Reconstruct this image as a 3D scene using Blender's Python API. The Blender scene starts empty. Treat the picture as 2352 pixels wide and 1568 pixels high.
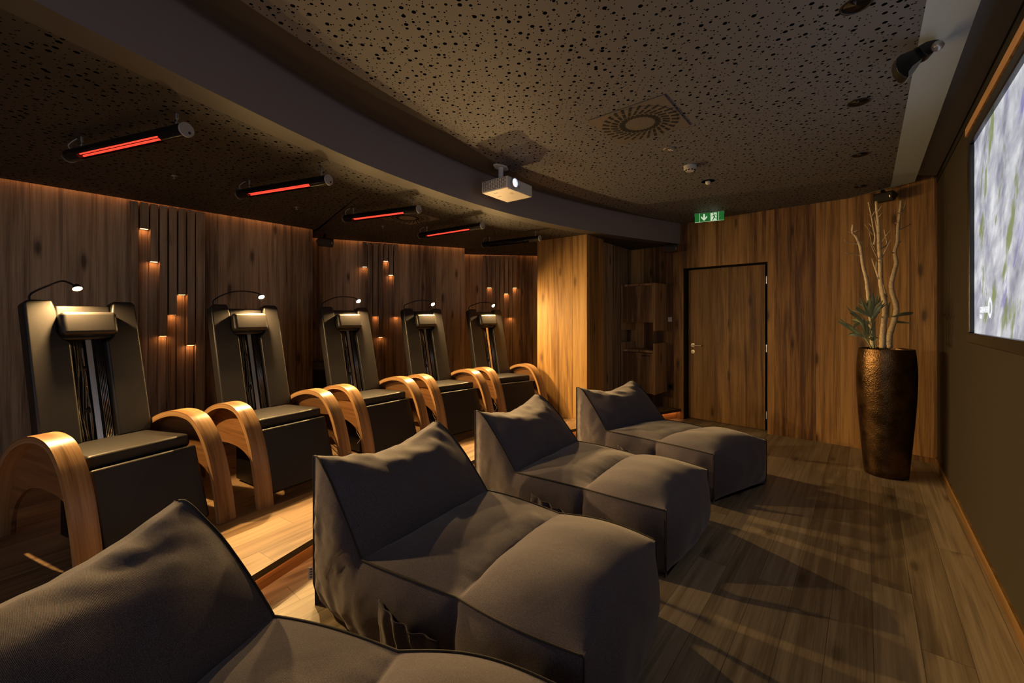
import bpy, math, random
from mathutils import Vector, Matrix, noise
random.seed(7)
S = bpy.context.scene
COL = S.collection
F, CX, HY, CAMZ = 951.0, 1176.0, 728.0, 1.41      # focal length and horizon for a 2352 x 1568 frame

# ------------------------------------------------------------------ helpers
def at(u, v, z):                                  # point of the plane at height z seen at (u, v)
    Y = F*(z-CAMZ)/(HY-v)
    return Vector(((u-CX)/F*Y, Y, z))
def atY(u, v, Y):
    return Vector(((u-CX)/F*Y, Y, CAMZ+(HY-v)/F*Y))
def tag(o, label=None, cat=None, group=None, kind=None):
    if label: o['label'] = label
    if cat: o['category'] = cat
    if group: o['group'] = group
    if kind: o['kind'] = kind
    return o
def empty(name, loc, rz=0):
    o = bpy.data.objects.new(name, None); COL.objects.link(o)
    o.location = loc; o.rotation_euler = (0, 0, rz); o.empty_display_size = .1
    return o
class MB:
    def __init__(s): s.v = []; s.f = []; s.m = []; s.uv = {}
    def add(s, vs, fs, mi=0, uvs=None):
        b = len(s.v); s.v += [tuple(p) for p in vs]
        for k, f in enumerate(fs):
            s.f.append([i+b for i in f]); s.m.append(mi)
            if uvs: s.uv[len(s.f)-1] = [uvs[i] for i in f]
    def box(s, x0, x1, y0, y1, z0, z1, M=None, mi=0):
        vs = [Vector((x, y, z)) for z in (z0, z1) for y in (y0, y1) for x in (x0, x1)]
        if M: vs = [M @ p for p in vs]
        s.add(vs, [(0,2,3,1),(4,5,7,6),(0,1,5,4),(2,6,7,3),(0,4,6,2),(1,3,7,5)], mi)
    def prism(s, poly, z0, z1, M=None, mi=0):
        n = len(poly); vs = [Vector((p[0], p[1], z)) for z in (z0, z1) for p in poly]
        if M: vs = [M @ p for p in vs]
        s.add(vs, [tuple(range(n-1, -1, -1)), tuple(range(n, 2*n))]+[(i, (i+1) % n, n+(i+1) % n, n+i) for i in range(n)], mi)
    def tube(s, pts, r, n=8, mi=0, caps=True):
        pts = [Vector(p) for p in pts]; k = len(pts)
        if not hasattr(r, '__len__'): r = [r]*k
        vs = []; prev = None
        for i in range(k):
            d = (pts[min(i+1, k-1)]-pts[max(i-1, 0)]).normalized()
            if prev is None:
                a = Vector((0,0,1)) if abs(d.z) < .9 else Vector((1,0,0))
                u = d.cross(a).normalized()
            else:
                u = (prev-d*prev.dot(d)).normalized()
            prev = u; w = d.cross(u)
            for j in range(n):
                t = 2*math.pi*j/n
                vs.append(pts[i]+(u*math.cos(t)+w*math.sin(t))*r[i])
        fs = [(i*n+j, i*n+(j+1) % n, (i+1)*n+(j+1) % n, (i+1)*n+j) for i in range(k-1) for j in range(n)]
        if caps: fs += [tuple(range(n-1, -1, -1)), tuple((k-1)*n+j for j in range(n))]
        s.add(vs, fs, mi)
    def lathe(s, prof, n=32, M=None, mi=0):
        vs = [Vector((r*math.cos(2*math.pi*j/n), r*math.sin(2*math.pi*j/n), z)) for r, z in prof for j in range(n)]
        if M: vs = [M @ p for p in vs]
        k = len(prof)
        fs = [(i*n+j, i*n+(j+1) % n, (i+1)*n+(j+1) % n, (i+1)*n+j) for i in range(k-1) for j in range(n)]
        if prof[0][0] > 1e-4: fs.append(tuple(range(n-1, -1, -1)))
        if prof[-1][0] > 1e-4: fs.append(tuple((k-1)*n+j for j in range(n)))
        s.add(vs, fs, mi)
    def build(s, name, mats, parent=None, smooth=False, bevel=0, merge=False, angle=None):
        me = bpy.data.meshes.new(name); me.from_pydata(s.v, [], s.f); me.update()
        if not isinstance(mats, (list, tuple)): mats = [mats]
        for m in mats: me.materials.append(m)
        me.polygons.foreach_set('material_index', s.m)
        uvl = me.uv_layers.new(name='UVMap').data
        for p in me.polygons:
            c = s.uv.get(p.index); nrm = p.normal
            if abs(nrm.z) < .8:
                t = Vector((-nrm.y, nrm.x, 0)).normalized() if (abs(nrm.x)+abs(nrm.y)) > 1e-6 else Vector((1,0,0))
            for k, li in enumerate(p.loop_indices):
                if c: uvl[li].uv = c[k]
                else:
                    q = me.vertices[me.loops[li].vertex_index].co
                    uvl[li].uv = (q.x, q.y) if abs(nrm.z) >= .8 else (q.x*t.x+q.y*t.y, q.z)
        if smooth: me.polygons.foreach_set('use_smooth', [True]*len(me.polygons))
        o = bpy.data.objects.new(name, me); COL.objects.link(o)
        if parent: o.parent = parent
        if merge or angle is not None:
            import bmesh
            bm = bmesh.new(); bm.from_mesh(me)
            if merge: bmesh.ops.remove_doubles(bm, verts=bm.verts, dist=.0004)
            bmesh.ops.recalc_face_normals(bm, faces=bm.faces)
            if angle is not None:
                for e in bm.edges:
                    if len(e.link_faces) == 2 and e.calc_face_angle(0) > angle: e.smooth = False
            bm.to_mesh(me); bm.free()
        if bevel:
            b = o.modifiers.new('bevel', 'BEVEL'); b.width = bevel; b.segments = 3; b.limit_method = 'ANGLE'; b.angle_limit = .6
            me.polygons.foreach_set('use_smooth', [True]*len(me.polygons))
            w = o.modifiers.new('wn', 'WEIGHTED_NORMAL'); w.keep_sharp = False
        return o
def copy_tree(o, parent=None):
    c = o.copy(); COL.objects.link(c); c.parent = parent
    for ch in [x for x in bpy.data.objects if x.parent == o]: copy_tree(ch, c)
    return c
def catmull(P, n=10):
    P = [Vector(p) for p in P]; out = []
    for i in range(len(P)-1):
        p0 = P[i-1] if i else P[0]*2-P[1]; p1, p2 = P[i], P[i+1]; p3 = P[i+2] if i+2 < len(P) else P[-1]*2-P[-2]
        for k in range(n):
            t = k/n
            out.append(.5*((2*p1)+(p2-p0)*t+(2*p0-5*p1+4*p2-p3)*t*t+(3*p1-p0-3*p2+p3)*t**3))
    out.append(P[-1]); return out
def resample(P, n):
    P = [Vector(p) for p in P]; L = [0]
    for a, b in zip(P, P[1:]): L.append(L[-1]+(b-a).length)
    out = []
    for k in range(n):
        d = L[-1]*k/(n-1); i = 0
        while i < len(P)-2 and L[i+1] < d: i += 1
        out.append(P[i].lerp(P[i+1], (d-L[i])/max(L[i+1]-L[i], 1e-9)))
    return out
def offset(P, d):                                  # to the left of the running direction
    out = []
    for i in range(len(P)):
        t = (P[min(i+1, len(P)-1)]-P[max(i-1, 0)]).normalized()
        out.append(P[i]+Vector((-t.y, t.x))*d)
    return out
def V3(p, z): return Vector((p[0], p[1], z))
def strip(mb, A, B, za, zb, mi=0):                 # quads between two curves with equal counts
    n = len(A)
    mb.add([V3(p, za) for p in A]+[V3(p, zb) for p in B], [(i, i+1, n+i+1, n+i) for i in range(n-1)], mi)

# ------------------------------------------------------------------ materials
def newmat(name):
    m = bpy.data.materials.new(name); m.use_nodes = True
    nt = m.node_tree; b = nt.nodes['Principled BSDF']
    return m, nt, b
def N(nt, t, **k):
    n = nt.nodes.new(t)
    for a, v in k.items():
        if a == 'inp':
            for i, x in v.items():
                if hasattr(x, 'is_output'): nt.links.new(x, n.inputs[i])
                else: n.inputs[i].default_value = x
        else: setattr(n, a, v)
    return n
def M_(nt, op, a, b=0.0, c=None, clamp=False):
    d = {0: a, 1: b}
    if c is not None: d[2] = c
    return N(nt, 'ShaderNodeMath', operation=op, inp=d, use_clamp=clamp).outputs[0]
def ramp(nt, fac, stops):
    r = N(nt, 'ShaderNodeValToRGB', inp={0: fac}); e = r.color_ramp.elements
    while len(e) < len(stops): e.new(.5)
    for k, (p, c) in enumerate(stops):
        e[k].position = p; e[k].color = (*c, 1) if len(c) == 3 else c
    return r.outputs[0]
def mix(nt, fac, a, b, mode='MIX'):
    n = N(nt, 'ShaderNodeMix', data_type='RGBA', blend_type=mode)
    for i, x in ((0, fac), (6, a), (7, b)):
        if hasattr(x, 'is_output'): nt.links.new(x, n.inputs[i])
        elif i == 0: n.inputs[0].default_value = x
        else: n.inputs[i].default_value = (*x, 1)
    return n.outputs[2]
def plain(name, c, rough=.6, metal=0, spec=.5, bump=0, bscale=300, coat=0):
    m, nt, b = newmat(name)
    b.inputs['Base Color'].default_value = (*c, 1); b.inputs['Roughness'].default_value = rough
    b.inputs['Metallic'].default_value = metal; b.inputs['Specular IOR Level'].default_value = spec
    b.inputs['Coat Weight'].default_value = coat
    if bump:
        tc = N(nt, 'ShaderNodeTexCoord'); n = N(nt, 'ShaderNodeTexNoise', inp={0: tc.outputs['Object'], 'Scale': bscale, 'Detail': 3.0})
        bp = N(nt, 'ShaderNodeBump', inp={'Strength': bump, 'Distance': .002, 'Height': n.outputs[0]})
        nt.links.new(bp.outputs[0], b.inputs['Normal'])
    return m
def emit(name, c, s, base=(0,0,0)):
    m, nt, b = newmat(name)
    b.inputs['Base Color'].default_value = (*base, 1); b.inputs['Emission Color'].default_value = (*c, 1)
    b.inputs['Emission Strength'].default_value = s; b.inputs['Roughness'].default_value = .5
    return m
def wood(name, light, mid, dark, pw=.17, plen=0, rot=0, swap=False, knots=1.0, rough=.5, gap=.0, tone=.5, seed=0, spec=.4):
    m, nt, b = newmat(name)
    tc = N(nt, 'ShaderNodeUVMap')
    mp = N(nt, 'ShaderNodeMapping', inp={0: tc.outputs[0]})
    mp.inputs['Rotation'].default_value = (0, 0, rot)
    sp = N(nt, 'ShaderNodeSeparateXYZ', inp={0: mp.outputs[0]})
    u, v = sp.outputs[0], sp.outputs[1]
    if swap: u, v = v, u
    u = M_(nt, 'ADD', u, 31.37+seed)
    # boards of slightly varying width
    uw = M_(nt, 'ADD', M_(nt, 'DIVIDE', u, pw), M_(nt, 'MULTIPLY', M_(nt, 'SINE', M_(nt, 'MULTIPLY', u, 9.1)), .16) if not plen else 0.0)
    iu = M_(nt, 'FLOOR', uw); fu = M_(nt, 'FRACT', uw)
    r1 = N(nt, 'ShaderNodeTexWhiteNoise', noise_dimensions='1D', inp={'W': iu}).outputs['Value']
    if plen:
        vv = M_(nt, 'ADD', M_(nt, 'DIVIDE', v, plen), M_(nt, 'MULTIPLY', r1, 7.3))
        iv = M_(nt, 'FLOOR', vv); fv = M_(nt, 'FRACT', vv)
        r1 = N(nt, 'ShaderNodeTexWhiteNoise', noise_dimensions='2D', inp={'Vector': N(nt, 'ShaderNodeCombineXYZ', inp={0: iu, 1: iv}).outputs[0]}).outputs['Value']
    off = M_(nt, 'MULTIPLY', r1, 57.0)
    def vec(su, sv): return N(nt, 'ShaderNodeCombineXYZ', inp={0: M_(nt, 'MULTIPLY', u, su), 1: M_(nt, 'MULTIPLY', v, sv), 2: off}).outputs[0]
    big = N(nt, 'ShaderNodeTexNoise', inp={0: vec(4.5, .38), 'Scale': 1.0, 'Detail': 1.0}).outputs[0]
    fine = N(nt, 'ShaderNodeTexNoise', inp={0: vec(130, 3.5), 'Scale': 1.0, 'Detail': 4.0, 'Roughness': .65}).outputs[0]
    streak = N(nt, 'ShaderNodeTexNoise', inp={0: vec(22, .55), 'Scale': 1.0, 'Detail': 3.0, 'Distortion': .15}).outputs[0]
    ring = M_(nt, 'SINE', M_(nt, 'MULTIPLY', big, 42.0))
    kv = N(nt, 'ShaderNodeCombineXYZ', inp={0: M_(nt, 'MULTIPLY', u, 4.2), 1: M_(nt, 'MULTIPLY', M_(nt, 'ADD', v, off), 1.3)}).outputs[0]
    kn = N(nt, 'ShaderNodeTexVoronoi', voronoi_dimensions='2D', inp={0: kv, 'Scale': 1.0, 'Randomness': 1.0})
    kd = kn.outputs['Distance']
    knot = M_(nt, 'MULTIPLY', ramp(nt, M_(nt, 'ADD', kd, M_(nt, 'MULTIPLY', M_(nt, 'SUBTRACT', fine, .5), .09)), [(0, (1,1,1)), (.05, (.9,.9,.9)), (.09, (.35,.35,.35)), (.15, (0,0,0))]), knots)
    ks = N(nt, 'ShaderNodeSeparateColor', inp={0: kn.outputs['Color']})
    knot = M_(nt, 'MULTIPLY', knot, M_(nt, 'GREATER_THAN', ks.outputs[0], .55))
    crack = ramp(nt, streak, [(.57, (0,0,0)), (.68, (1,1,1))])
    f = M_(nt, 'ADD', M_(nt, 'MULTIPLY', M_(nt, 'SUBTRACT', fine, .5), 1.0), M_(nt, 'MULTIPLY', M_(nt, 'SUBTRACT', streak, .5), 1.5))
    f = M_(nt, 'ADD', f, M_(nt, 'MULTIPLY', ring, .10))
    f = M_(nt, 'ADD', f, M_(nt, 'ADD', .48, M_(nt, 'MULTIPLY', M_(nt, 'SUBTRACT', r1, .5), tone)), clamp=True)
    c = ramp(nt, f, [(.05, dark), (.5, mid), (.95, light)])
    c = mix(nt, M_(nt, 'MULTIPLY', crack, .55*min(knots, 1)), c, tuple(x*.45 for x in dark))
    c = mix(nt, M_(nt, 'MULTIPLY', knot, .85), c, tuple(x*.35 for x in dark))
    if gap:
        g = M_(nt, 'LESS_THAN', M_(nt, 'MULTIPLY', M_(nt, 'MINIMUM', fu, M_(nt, 'SUBTRACT', 1.0, fu)), pw), gap)
        if plen:
            g2 = M_(nt, 'LESS_THAN', M_(nt, 'MULTIPLY', M_(nt, 'MINIMUM', fv, M_(nt, 'SUBTRACT', 1.0, fv)), plen), gap)
            g = M_(nt, 'MAXIMUM', g, g2)
        c = mix(nt, M_(nt, 'MULTIPLY', g, .75), c, tuple(x*.25 for x in dark))
    nt.links.new(c, b.inputs['Base Color'])
    nt.links.new(M_(nt, 'ADD', rough-.08, M_(nt, 'MULTIPLY', fine, .16)), b.inputs['Roughness'])
    b.inputs['Specular IOR Level'].default_value = spec
    h = M_(nt, 'SUBTRACT', M_(nt, 'MULTIPLY', fine, .5), M_(nt, 'ADD', crack, knot))
    bp = N(nt, 'ShaderNodeBump', inp={'Strength': .35, 'Distance': .002, 'Height': h})
    nt.links.new(bp.outputs[0], b.inputs['Normal'])
    return m
AZ = math.radians(40.5)
AV = Vector((math.sin(AZ), math.cos(AZ))); NV = Vector((math.cos(AZ), -math.sin(AZ)))   # along the screen wall / towards it

W_WALL = wood('oak_wall', (.58,.45,.30), (.36,.27,.17), (.11,.07,.04), pw=.21, knots=1, tone=.6, gap=.0008)
W_DOORWALL = wood('oak_door_wall', (.56,.33,.12), (.34,.185,.06), (.10,.045,.015), pw=.20, knots=1, tone=.85, seed=3.3, gap=.0009)
W_DOOR = wood('oak_door', (.50,.30,.11), (.33,.185,.06), (.11,.05,.017), pw=.24, knots=1, tone=.35, seed=11)
W_COLUMN = wood('oak_column', (.60,.37,.125), (.44,.25,.075), (.17,.085,.025), pw=.19, knots=.8, tone=.35, seed=5.1)
W_BATTEN = wood('oak_batten', (.52,.40,.27), (.33,.245,.155), (.11,.07,.04), pw=.5, knots=.5, tone=.3, seed=8.8)
W_CAB = wood('oak_cabinet', (.62,.42,.22), (.40,.25,.12), (.13,.07,.03), pw=.25, knots=1, tone=.5, seed=6)
W_FLOOR = wood('oak_floor', (.44,.37,.27), (.32,.265,.185), (.17,.135,.09), pw=.155, plen=1.7, rot=AZ, knots=.8, rough=.42, gap=.0013, tone=.5, seed=1)
W_DECK = wood('oak_deck', (.42,.285,.16), (.31,.20,.105), (.16,.095,.046), pw=.155, plen=1.9, rot=math.radians(33), knots=.4, rough=.45, gap=.0012, tone=.45, seed=2)
W_HOOP = wood('bent_oak', (.46,.29,.14), (.34,.20,.09), (.17,.085,.035), pw=.4, knots=.0, tone=.1, seed=4, rough=.32)
W_HOOPIN = wood('walnut_web', (.34,.18,.075), (.22,.11,.045), (.10,.045,.018), pw=.4, swap=True, knots=.0, tone=.1, seed=9, rough=.4)
W_TRIM = wood('oak_trim', (.55,.34,.18), (.42,.25,.12), (.12,.06,.025), pw=.4, swap=True, knots=.0, tone=.1, seed=12)
W_BASE = wood('oak_base', (.50,.28,.10), (.38,.20,.07), (.2,.1,.035), pw=.4, swap=True, knots=.0, tone=.1, seed=13)

BLACKPAINT = plain('black_paint', (.010,.010,.011), .8)
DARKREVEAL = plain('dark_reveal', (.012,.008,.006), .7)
SCREENLITPAINT = plain('screenlit_paint', (.40,.50,.60), .62, bump=.15, bscale=120)  # pale blue puts the screen's cool light into the strip's colour
WALLPAINT = plain('olive_wall_covering', (.036,.028,.018), .85, bump=.4, bscale=260)
LEATHER = plain('black_leather', (.016,.015,.016), .40, bump=.25, bscale=500)
BLACKM = plain('black_metal', (.012,.012,.013), .35, .6)
BLACKPL = plain('black_plastic', (.012,.012,.013), .4)
CHROME = plain('chrome', (.75,.75,.78), .28, 1)
STEEL = plain('steel', (.55,.54,.52), .35, 1)
WHITEPL = plain('white_plastic', (.75,.75,.74), .45)
GREYPL = plain('grey_plastic', (.45,.45,.45), .5)
VENTM = plain('vent_metal', (.17,.16,.15), .45, .2)
HOLE = plain('vent_dark', (.002,.002,.002), .9)
REDTUBE = emit('heater_glow', (1,.055,.028), .75)
AMBER = emit('amber_led', (1,.36,.11), 13.0)
COVE = emit('cove_led', (1,.34,.09), 1.9)
LEDSTEP = emit('step_led', (1,.40,.14), 6.0)
LAMPGLOW = emit('lamp_glow', (1,.60,.225), 6200.0)

def perforated(name, base):
    m, nt, b = newmat(name)
    uv = N(nt, 'ShaderNodeUVMap').outputs[0]
    tot = None
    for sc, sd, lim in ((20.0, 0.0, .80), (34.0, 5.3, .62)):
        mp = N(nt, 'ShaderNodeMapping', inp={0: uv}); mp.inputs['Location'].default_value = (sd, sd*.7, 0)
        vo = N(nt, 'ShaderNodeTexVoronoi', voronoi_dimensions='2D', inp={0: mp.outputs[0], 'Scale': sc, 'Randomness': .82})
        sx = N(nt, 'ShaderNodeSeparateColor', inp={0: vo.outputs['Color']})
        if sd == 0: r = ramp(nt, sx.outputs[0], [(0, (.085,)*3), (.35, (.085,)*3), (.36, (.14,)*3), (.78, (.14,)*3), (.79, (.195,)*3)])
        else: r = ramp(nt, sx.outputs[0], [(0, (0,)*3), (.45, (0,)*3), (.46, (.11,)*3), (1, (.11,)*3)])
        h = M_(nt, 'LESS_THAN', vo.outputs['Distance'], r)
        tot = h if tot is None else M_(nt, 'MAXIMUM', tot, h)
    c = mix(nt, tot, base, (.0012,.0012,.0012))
    nt.links.new(c, b.inputs['Base Color'])
    b.inputs['Roughness'].default_value = .6
    nt.links.new(M_(nt, 'SUBTRACT', .4, M_(nt, 'MULTIPLY', tot, .4)), b.inputs['Specular IOR Level'])
    bp = N(nt, 'ShaderNodeBump', inp={'Strength': .6, 'Distance': .004, 'Height': M_(nt, 'SUBTRACT', 1.0, tot)})
    nt.links.new(bp.outputs[0], b.inputs['Normal'])
    return m
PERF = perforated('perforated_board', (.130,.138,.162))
PERF_SHADED = perforated('perforated_board_shaded', (.036,.036,.036))  # darker copy of the upper board, shade over the chairs put into colour

def fabric():
    m, nt, b = newmat('woven_fabric')
    tc = N(nt, 'ShaderNodeTexCoord').outputs['Object']
    w1 = N(nt, 'ShaderNodeTexWave', wave_type='BANDS', bands_direction='DIAGONAL', inp={0: tc, 'Scale': 190.0, 'Distortion': 1.5, 'Detail': 2.0, 'Detail Scale': 3.0}).outputs[1]
    n1 = N(nt, 'ShaderNodeTexNoise', inp={0: tc, 'Scale': 420.0, 'Detail': 2.0}).outputs[0]
    n2 = N(nt, 'ShaderNodeTexNoise', inp={0: tc, 'Scale': 5.0, 'Detail': 4.0}).outputs[0]
    f = M_(nt, 'ADD', M_(nt, 'MULTIPLY', n1, .7), M_(nt, 'MULTIPLY', w1, .3))
    c = ramp(nt, f, [(.3, (.031,.0275,.037)), (.52, (.085,.075,.098)), (.72, (.20,.176,.22))])
    nt.links.new(c, b.inputs['Base Color'])
    b.inputs['Roughness'].default_value = .9; b.inputs['Specular IOR Level'].default_value = .2
    b.inputs['Sheen Weight'].default_value = .35; b.inputs['Sheen Roughness'].default_value = .5
    bp = N(nt, 'ShaderNodeBump', inp={'Strength': .5, 'Distance': .0012, 'Height': f})
    bp2 = N(nt, 'ShaderNodeBump', inp={'Strength': .25, 'Distance': .02, 'Height': n2, 'Normal': bp.outputs[0]})
    nt.links.new(bp2.outputs[0], b.inputs['Normal'])
    return m
FABRIC = fabric()
PIPING = plain('piping_cord', (.030,.027,.026), .8)

def hammered():
    m, nt, b = newmat('hammered_bronze')
    tc = N(nt, 'ShaderNodeTexCoord').outputs['Object']
    vo = N(nt, 'ShaderNodeTexVoronoi', feature='SMOOTH_F1', inp={0: tc, 'Scale': 120.0}).outputs['Distance']
    n = N(nt, 'ShaderNodeTexNoise', inp={0: tc, 'Scale': 9.0, 'Detail': 5.0}).outputs[0]
    c = ramp(nt, n, [(.3, (.05,.03,.014)), (.6, (.14,.085,.04)), (.8, (.26,.165,.08))])
    nt.links.new(c, b.inputs['Base Color'])
    b.inputs['Metallic'].default_value = .9
    nt.links.new(M_(nt, 'ADD', .20, M_(nt, 'MULTIPLY', n, .22)), b.inputs['Roughness'])
    bp = N(nt, 'ShaderNodeBump', inp={'Strength': .5, 'Distance': .004, 'Height': vo})
    nt.links.new(bp.outputs[0], b.inputs['Normal'])
    return m
BRONZE = hammered()
def bark():
    m, nt, b = newmat('pale_branch')
    tc = N(nt, 'ShaderNodeTexCoord').outputs['Object']
    n = N(nt, 'ShaderNodeTexNoise', inp={0: tc, 'Scale': 60.0, 'Detail': 4.0}).outputs[0]
    c = ramp(nt, n, [(.35, (.60,.48,.31)), (.65, (.80,.68,.46))])
    nt.links.new(c, b.inputs['Base Color']); b.inputs['Roughness'].default_value = .7
    return m
BARK = bark()
LEAF = plain('green_leaf', (.42,.50,.30), .5); SOIL = plain('soil', (.02,.015,.01), .95, bump=1, bscale=80)

# ------------------------------------------------------------------ camera
cd = bpy.data.cameras.new('camera'); cam = bpy.data.objects.new('camera', cd); COL.objects.link(cam)
cam.location = (0, 0, CAMZ); cam.rotation_euler = (math.pi/2, 0, 0)
cd.sensor_width = 36; cd.lens = 36*F/2352; cd.shift_y = -(784-HY)/2352; cd.clip_start = .02
S.camera = cam
S.view_settings.view_transform = 'Standard'; S.view_settings.look = 'None'
S.view_settings.gamma = 1; S.view_settings.exposure = 1.0; S.view_settings.use_curve_mapping = False
wd = bpy.data.worlds.new('world'); S.world = wd; wd.use_nodes = True
wd.node_tree.nodes['Background'].inputs[0].default_value = (.88,.86,.95,1); wd.node_tree.nodes['Background'].inputs[1].default_value = .30  # dim fill light added, enters through the open rear wall

# ------------------------------------------------------------------ setting
HC, HL, HR, ZP = 2.70, 2.42, 2.765, .14
CB = catmull([Vector(p) for p in [(-2.15,-.8),(-1.83,.3),(-1.55,1.25),(-1.31,1.95),(-1.0,2.68),(-.55,3.4),(-.05,4.02),(.52,4.56),(1.15,5.03),(1.75,5.4),(2.33,5.73)]], 8)
CE = catmull([Vector(p) for p in [(-2.0,-.9),(-1.68,.2),(-1.33,1.15),(-1.107,1.685),(-.88,2.12),(-.577,2.65),(-.342,3.098),(-.09,3.53),(.26,4.02),(.83,4.56),(1.533,5.15),(2.345,5.733)]], 8)
COR = Vector((4.07, 3.965))
RWD = Vector((.65, .76)).normalized()
W0 = Vector((2.345, 5.733)); WT = Vector((.716, -.698)); WO = Vector((-.698, -.716))
D0, D1 = W0+WT*.03, W0+WT*1.04
BACK = [Vector((1.468, 6.59)), D0, D1, Vector((3.70, 4.48)), COR]
S1A, S1B = Vector((-5.64,.70)), Vector((-2.326,4.827))
S2A, S2B = Vector((-2.75,5.243)), Vector((-.703,6.133))
S3A, S3B = Vector((-.95,6.69)), Vector((1.30,7.03))
RW_END = COR-RWD*7.0

def wallquad(mb, a, b, z0, z1, mi=0):
    mb.add([V3(a, z0), V3(b, z0), V3(b, z1), V3(a, z1)], [(0,1,2,3)], mi)
def struct(o): o['kind'] = 'structure'; return o

m = MB(); m.add([(-7,-2.2,0),(5.2,-2.2,0),(5.2,7.6,0),(-7,7.6,0)], [(0,1,2,3)]); struct(m.build('floor', W_FLOOR))

# door wall with its opening (solid 20 cm reveal behind it)
m = MB()
wallquad(m, BACK[0], D0, 0, 2.85); wallquad(m, D0, D1, 2.08, 2.85); wallquad(m, D1, BACK[3], 0, 2.85); wallquad(m, BACK[3], COR, 0, 2.85)
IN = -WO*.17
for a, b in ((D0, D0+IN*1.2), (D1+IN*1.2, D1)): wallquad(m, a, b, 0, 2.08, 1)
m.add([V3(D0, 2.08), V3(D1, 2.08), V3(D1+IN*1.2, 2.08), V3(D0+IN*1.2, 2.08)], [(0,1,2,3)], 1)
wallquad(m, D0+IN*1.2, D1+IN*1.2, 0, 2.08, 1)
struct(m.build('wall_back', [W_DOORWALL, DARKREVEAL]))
# door leaf
d = MB(); Md = Matrix.Translation(V3(D0+IN*.84, 0)) @ Matrix(((WT.x, -WO.x, 0, 0), (WT.y, -WO.y, 0, 0), (0,0,1,0), (0,0,0,1)))
leafw = (D1-D0).length
d.box(.012, .952, 0, .04, .006, 2.065, Md)
door = struct(d.build('door_1', W_DOOR, bevel=.002))
h = MB()
def dl(x, y, z): return Md @ Vector((x, y, z))
HZ = 1.02
h.lathe([(.026,0),(.026,.008),(.010,.009),(.010,.045)], 20, Md @ Matrix.Translation((.075,0,HZ)) @ Matrix.Rotation(math.pi/2, 4, 'X'))
h.tube([dl(.070,-.045,HZ), dl(.20,-.045,HZ)], .009, 12)
hd = h.build('door_handle', STEEL, door, smooth=True, angle=.6)
h = MB(); h.lathe([(.026,0),(.026,.007),(.012,.008),(.0,.008)], 20, Md @ Matrix.Translation((.075,0,.93)) @ Matrix.Rotation(math.pi/2, 4, 'X'))
h.box(.072,.078,-.009,-.004,.918,.936, Md, 1); h.build('keyhole_plate', [STEEL, BLACKPL], door, smooth=True, angle=.6)
for hz in (1.86, 1.03, .22):
    h = MB(); h.tube([dl(leafw-.012,-.128,hz-.045), dl(leafw-.012,-.128,hz+.045)], .009, 10); h.build('door_hinge', STEEL, door, smooth=True, angle=.6)

m = MB(); wallquad(m, COR, RW_END, 0, 2.85); struct(m.build('wall_right', WALLPAINT))
m = MB()
a_, b_ = COR-NV*.013-RWD*.02, RW_END-NV*.013
m.prism([(COR-RWD*.01).to_tuple(), (RW_END).to_tuple(), b_.to_tuple(), a_.to_tuple()], 0, .075)
struct(m.build('baseboard_right', wood('oak_skirting', (.32,.20,.08), (.24,.14,.05), (.13,.07,.025), pw=.4, swap=True, knots=0, seed=21)))
m = MB(); q0 = BACK[3].lerp(COR, .45); oo = Vector((-.80,-.58))*.014
m.prism([q0.to_tuple(), COR.to_tuple(), (COR+oo).to_tuple(), (q0+oo).to_tuple()], 0, .05); struct(m.build('baseboard_back', W_DOORWALL))
FM = RW_END.lerp(S1A, .62)                         # gap added behind the camera to let in world fill light
m = MB(); wallquad(m, FM, S1A, 0, 2.85); struct(m.build('wall_front', W_WALL))

# left walls, three staggered panels
m = MB(); wallquad(m, S1A, S1B, ZP, 2.55); wallquad(m, S1B, S2A, ZP, 2.55); w1 = struct(m.build('wall_left', W_WALL))
m = MB(); wallquad(m, S2A, S2B, ZP, 2.55); wallquad(m, S2B, S3A, ZP, 2.55); w2 = struct(m.build('wall_left.001', W_WALL))
m = MB(); wallquad(m, S3A, S3B, ZP, 2.55); wallquad(m, S3B, BACK[0], ZP, 2.55); w3 = struct(m.build('wall_left.002', W_WALL))
def hit(a, b, u):                                  # distance along a->b where the view column u meets the wall
    r = (u-CX)/F; dd = (b-a).normalized()
    return (r*a.y-a.x)/(dd.x-r*dd.y)
def battens(A, B, us, lights, par):
    dd = (B-A).normalized(); nn = Vector((dd.y, -dd.x))
    Mx = Matrix(((dd.x, nn.x, 0, A.x), (dd.y, nn.y, 0, A.y), (0,0,1,0), (0,0,0,1)))
    for k in range(len(us)-1):
        x0, x1 = hit(A, B, us[k])+.006, hit(A, B, us[k+1])-.006
        mb = MB(); zl = lights.get(k)
        if zl:
            uc = (us[k]+us[k+1])/2; Y = (A+dd*hit(A, B, uc)).y; z = CAMZ+(HY-zl)/F*Y
            mb.box(x0, x1, 0, .06, z, 2.412, Mx); mb.box(x0, x1, 0, .008, ZP, z, Mx)
            o = mb.build('batten', W_BATTEN, par)
            l = MB(); l.add([Mx @ Vector(p) for p in ((x0+.003,.030,z-.002),(x1-.003,.030,z-.002),(x1-.003,.056,z-.002),(x0+.003,.056,z-.002))], [(0,1,2,3)])
            l.build('niche_light', AMBER, o)
        else:
            mb.box(x0, x1, 0, .045, ZP, 2.412, Mx); mb.build('batten', W_BATTEN, par)
battens(S1A, S1B, [293,317,340,361.5,382.5,404,424.5,445,469], {1:527, 2:602, 3:771, 4:723, 5:677, 6:792}, w1)
battens(S2A, S2B, [831,843,855.3,867.5,879,891,902.5,914.5], {0:613.5, 2:726, 3:774, 4:600.5, 5:632.5, 6:727}, w2)
battens(S3A, S3B, [1108,1118,1129,1138,1147,1157,1166.8,1176.5,1186.5], {1:661, 5:675, 6:729, 7:661.5}, w3)

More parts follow.
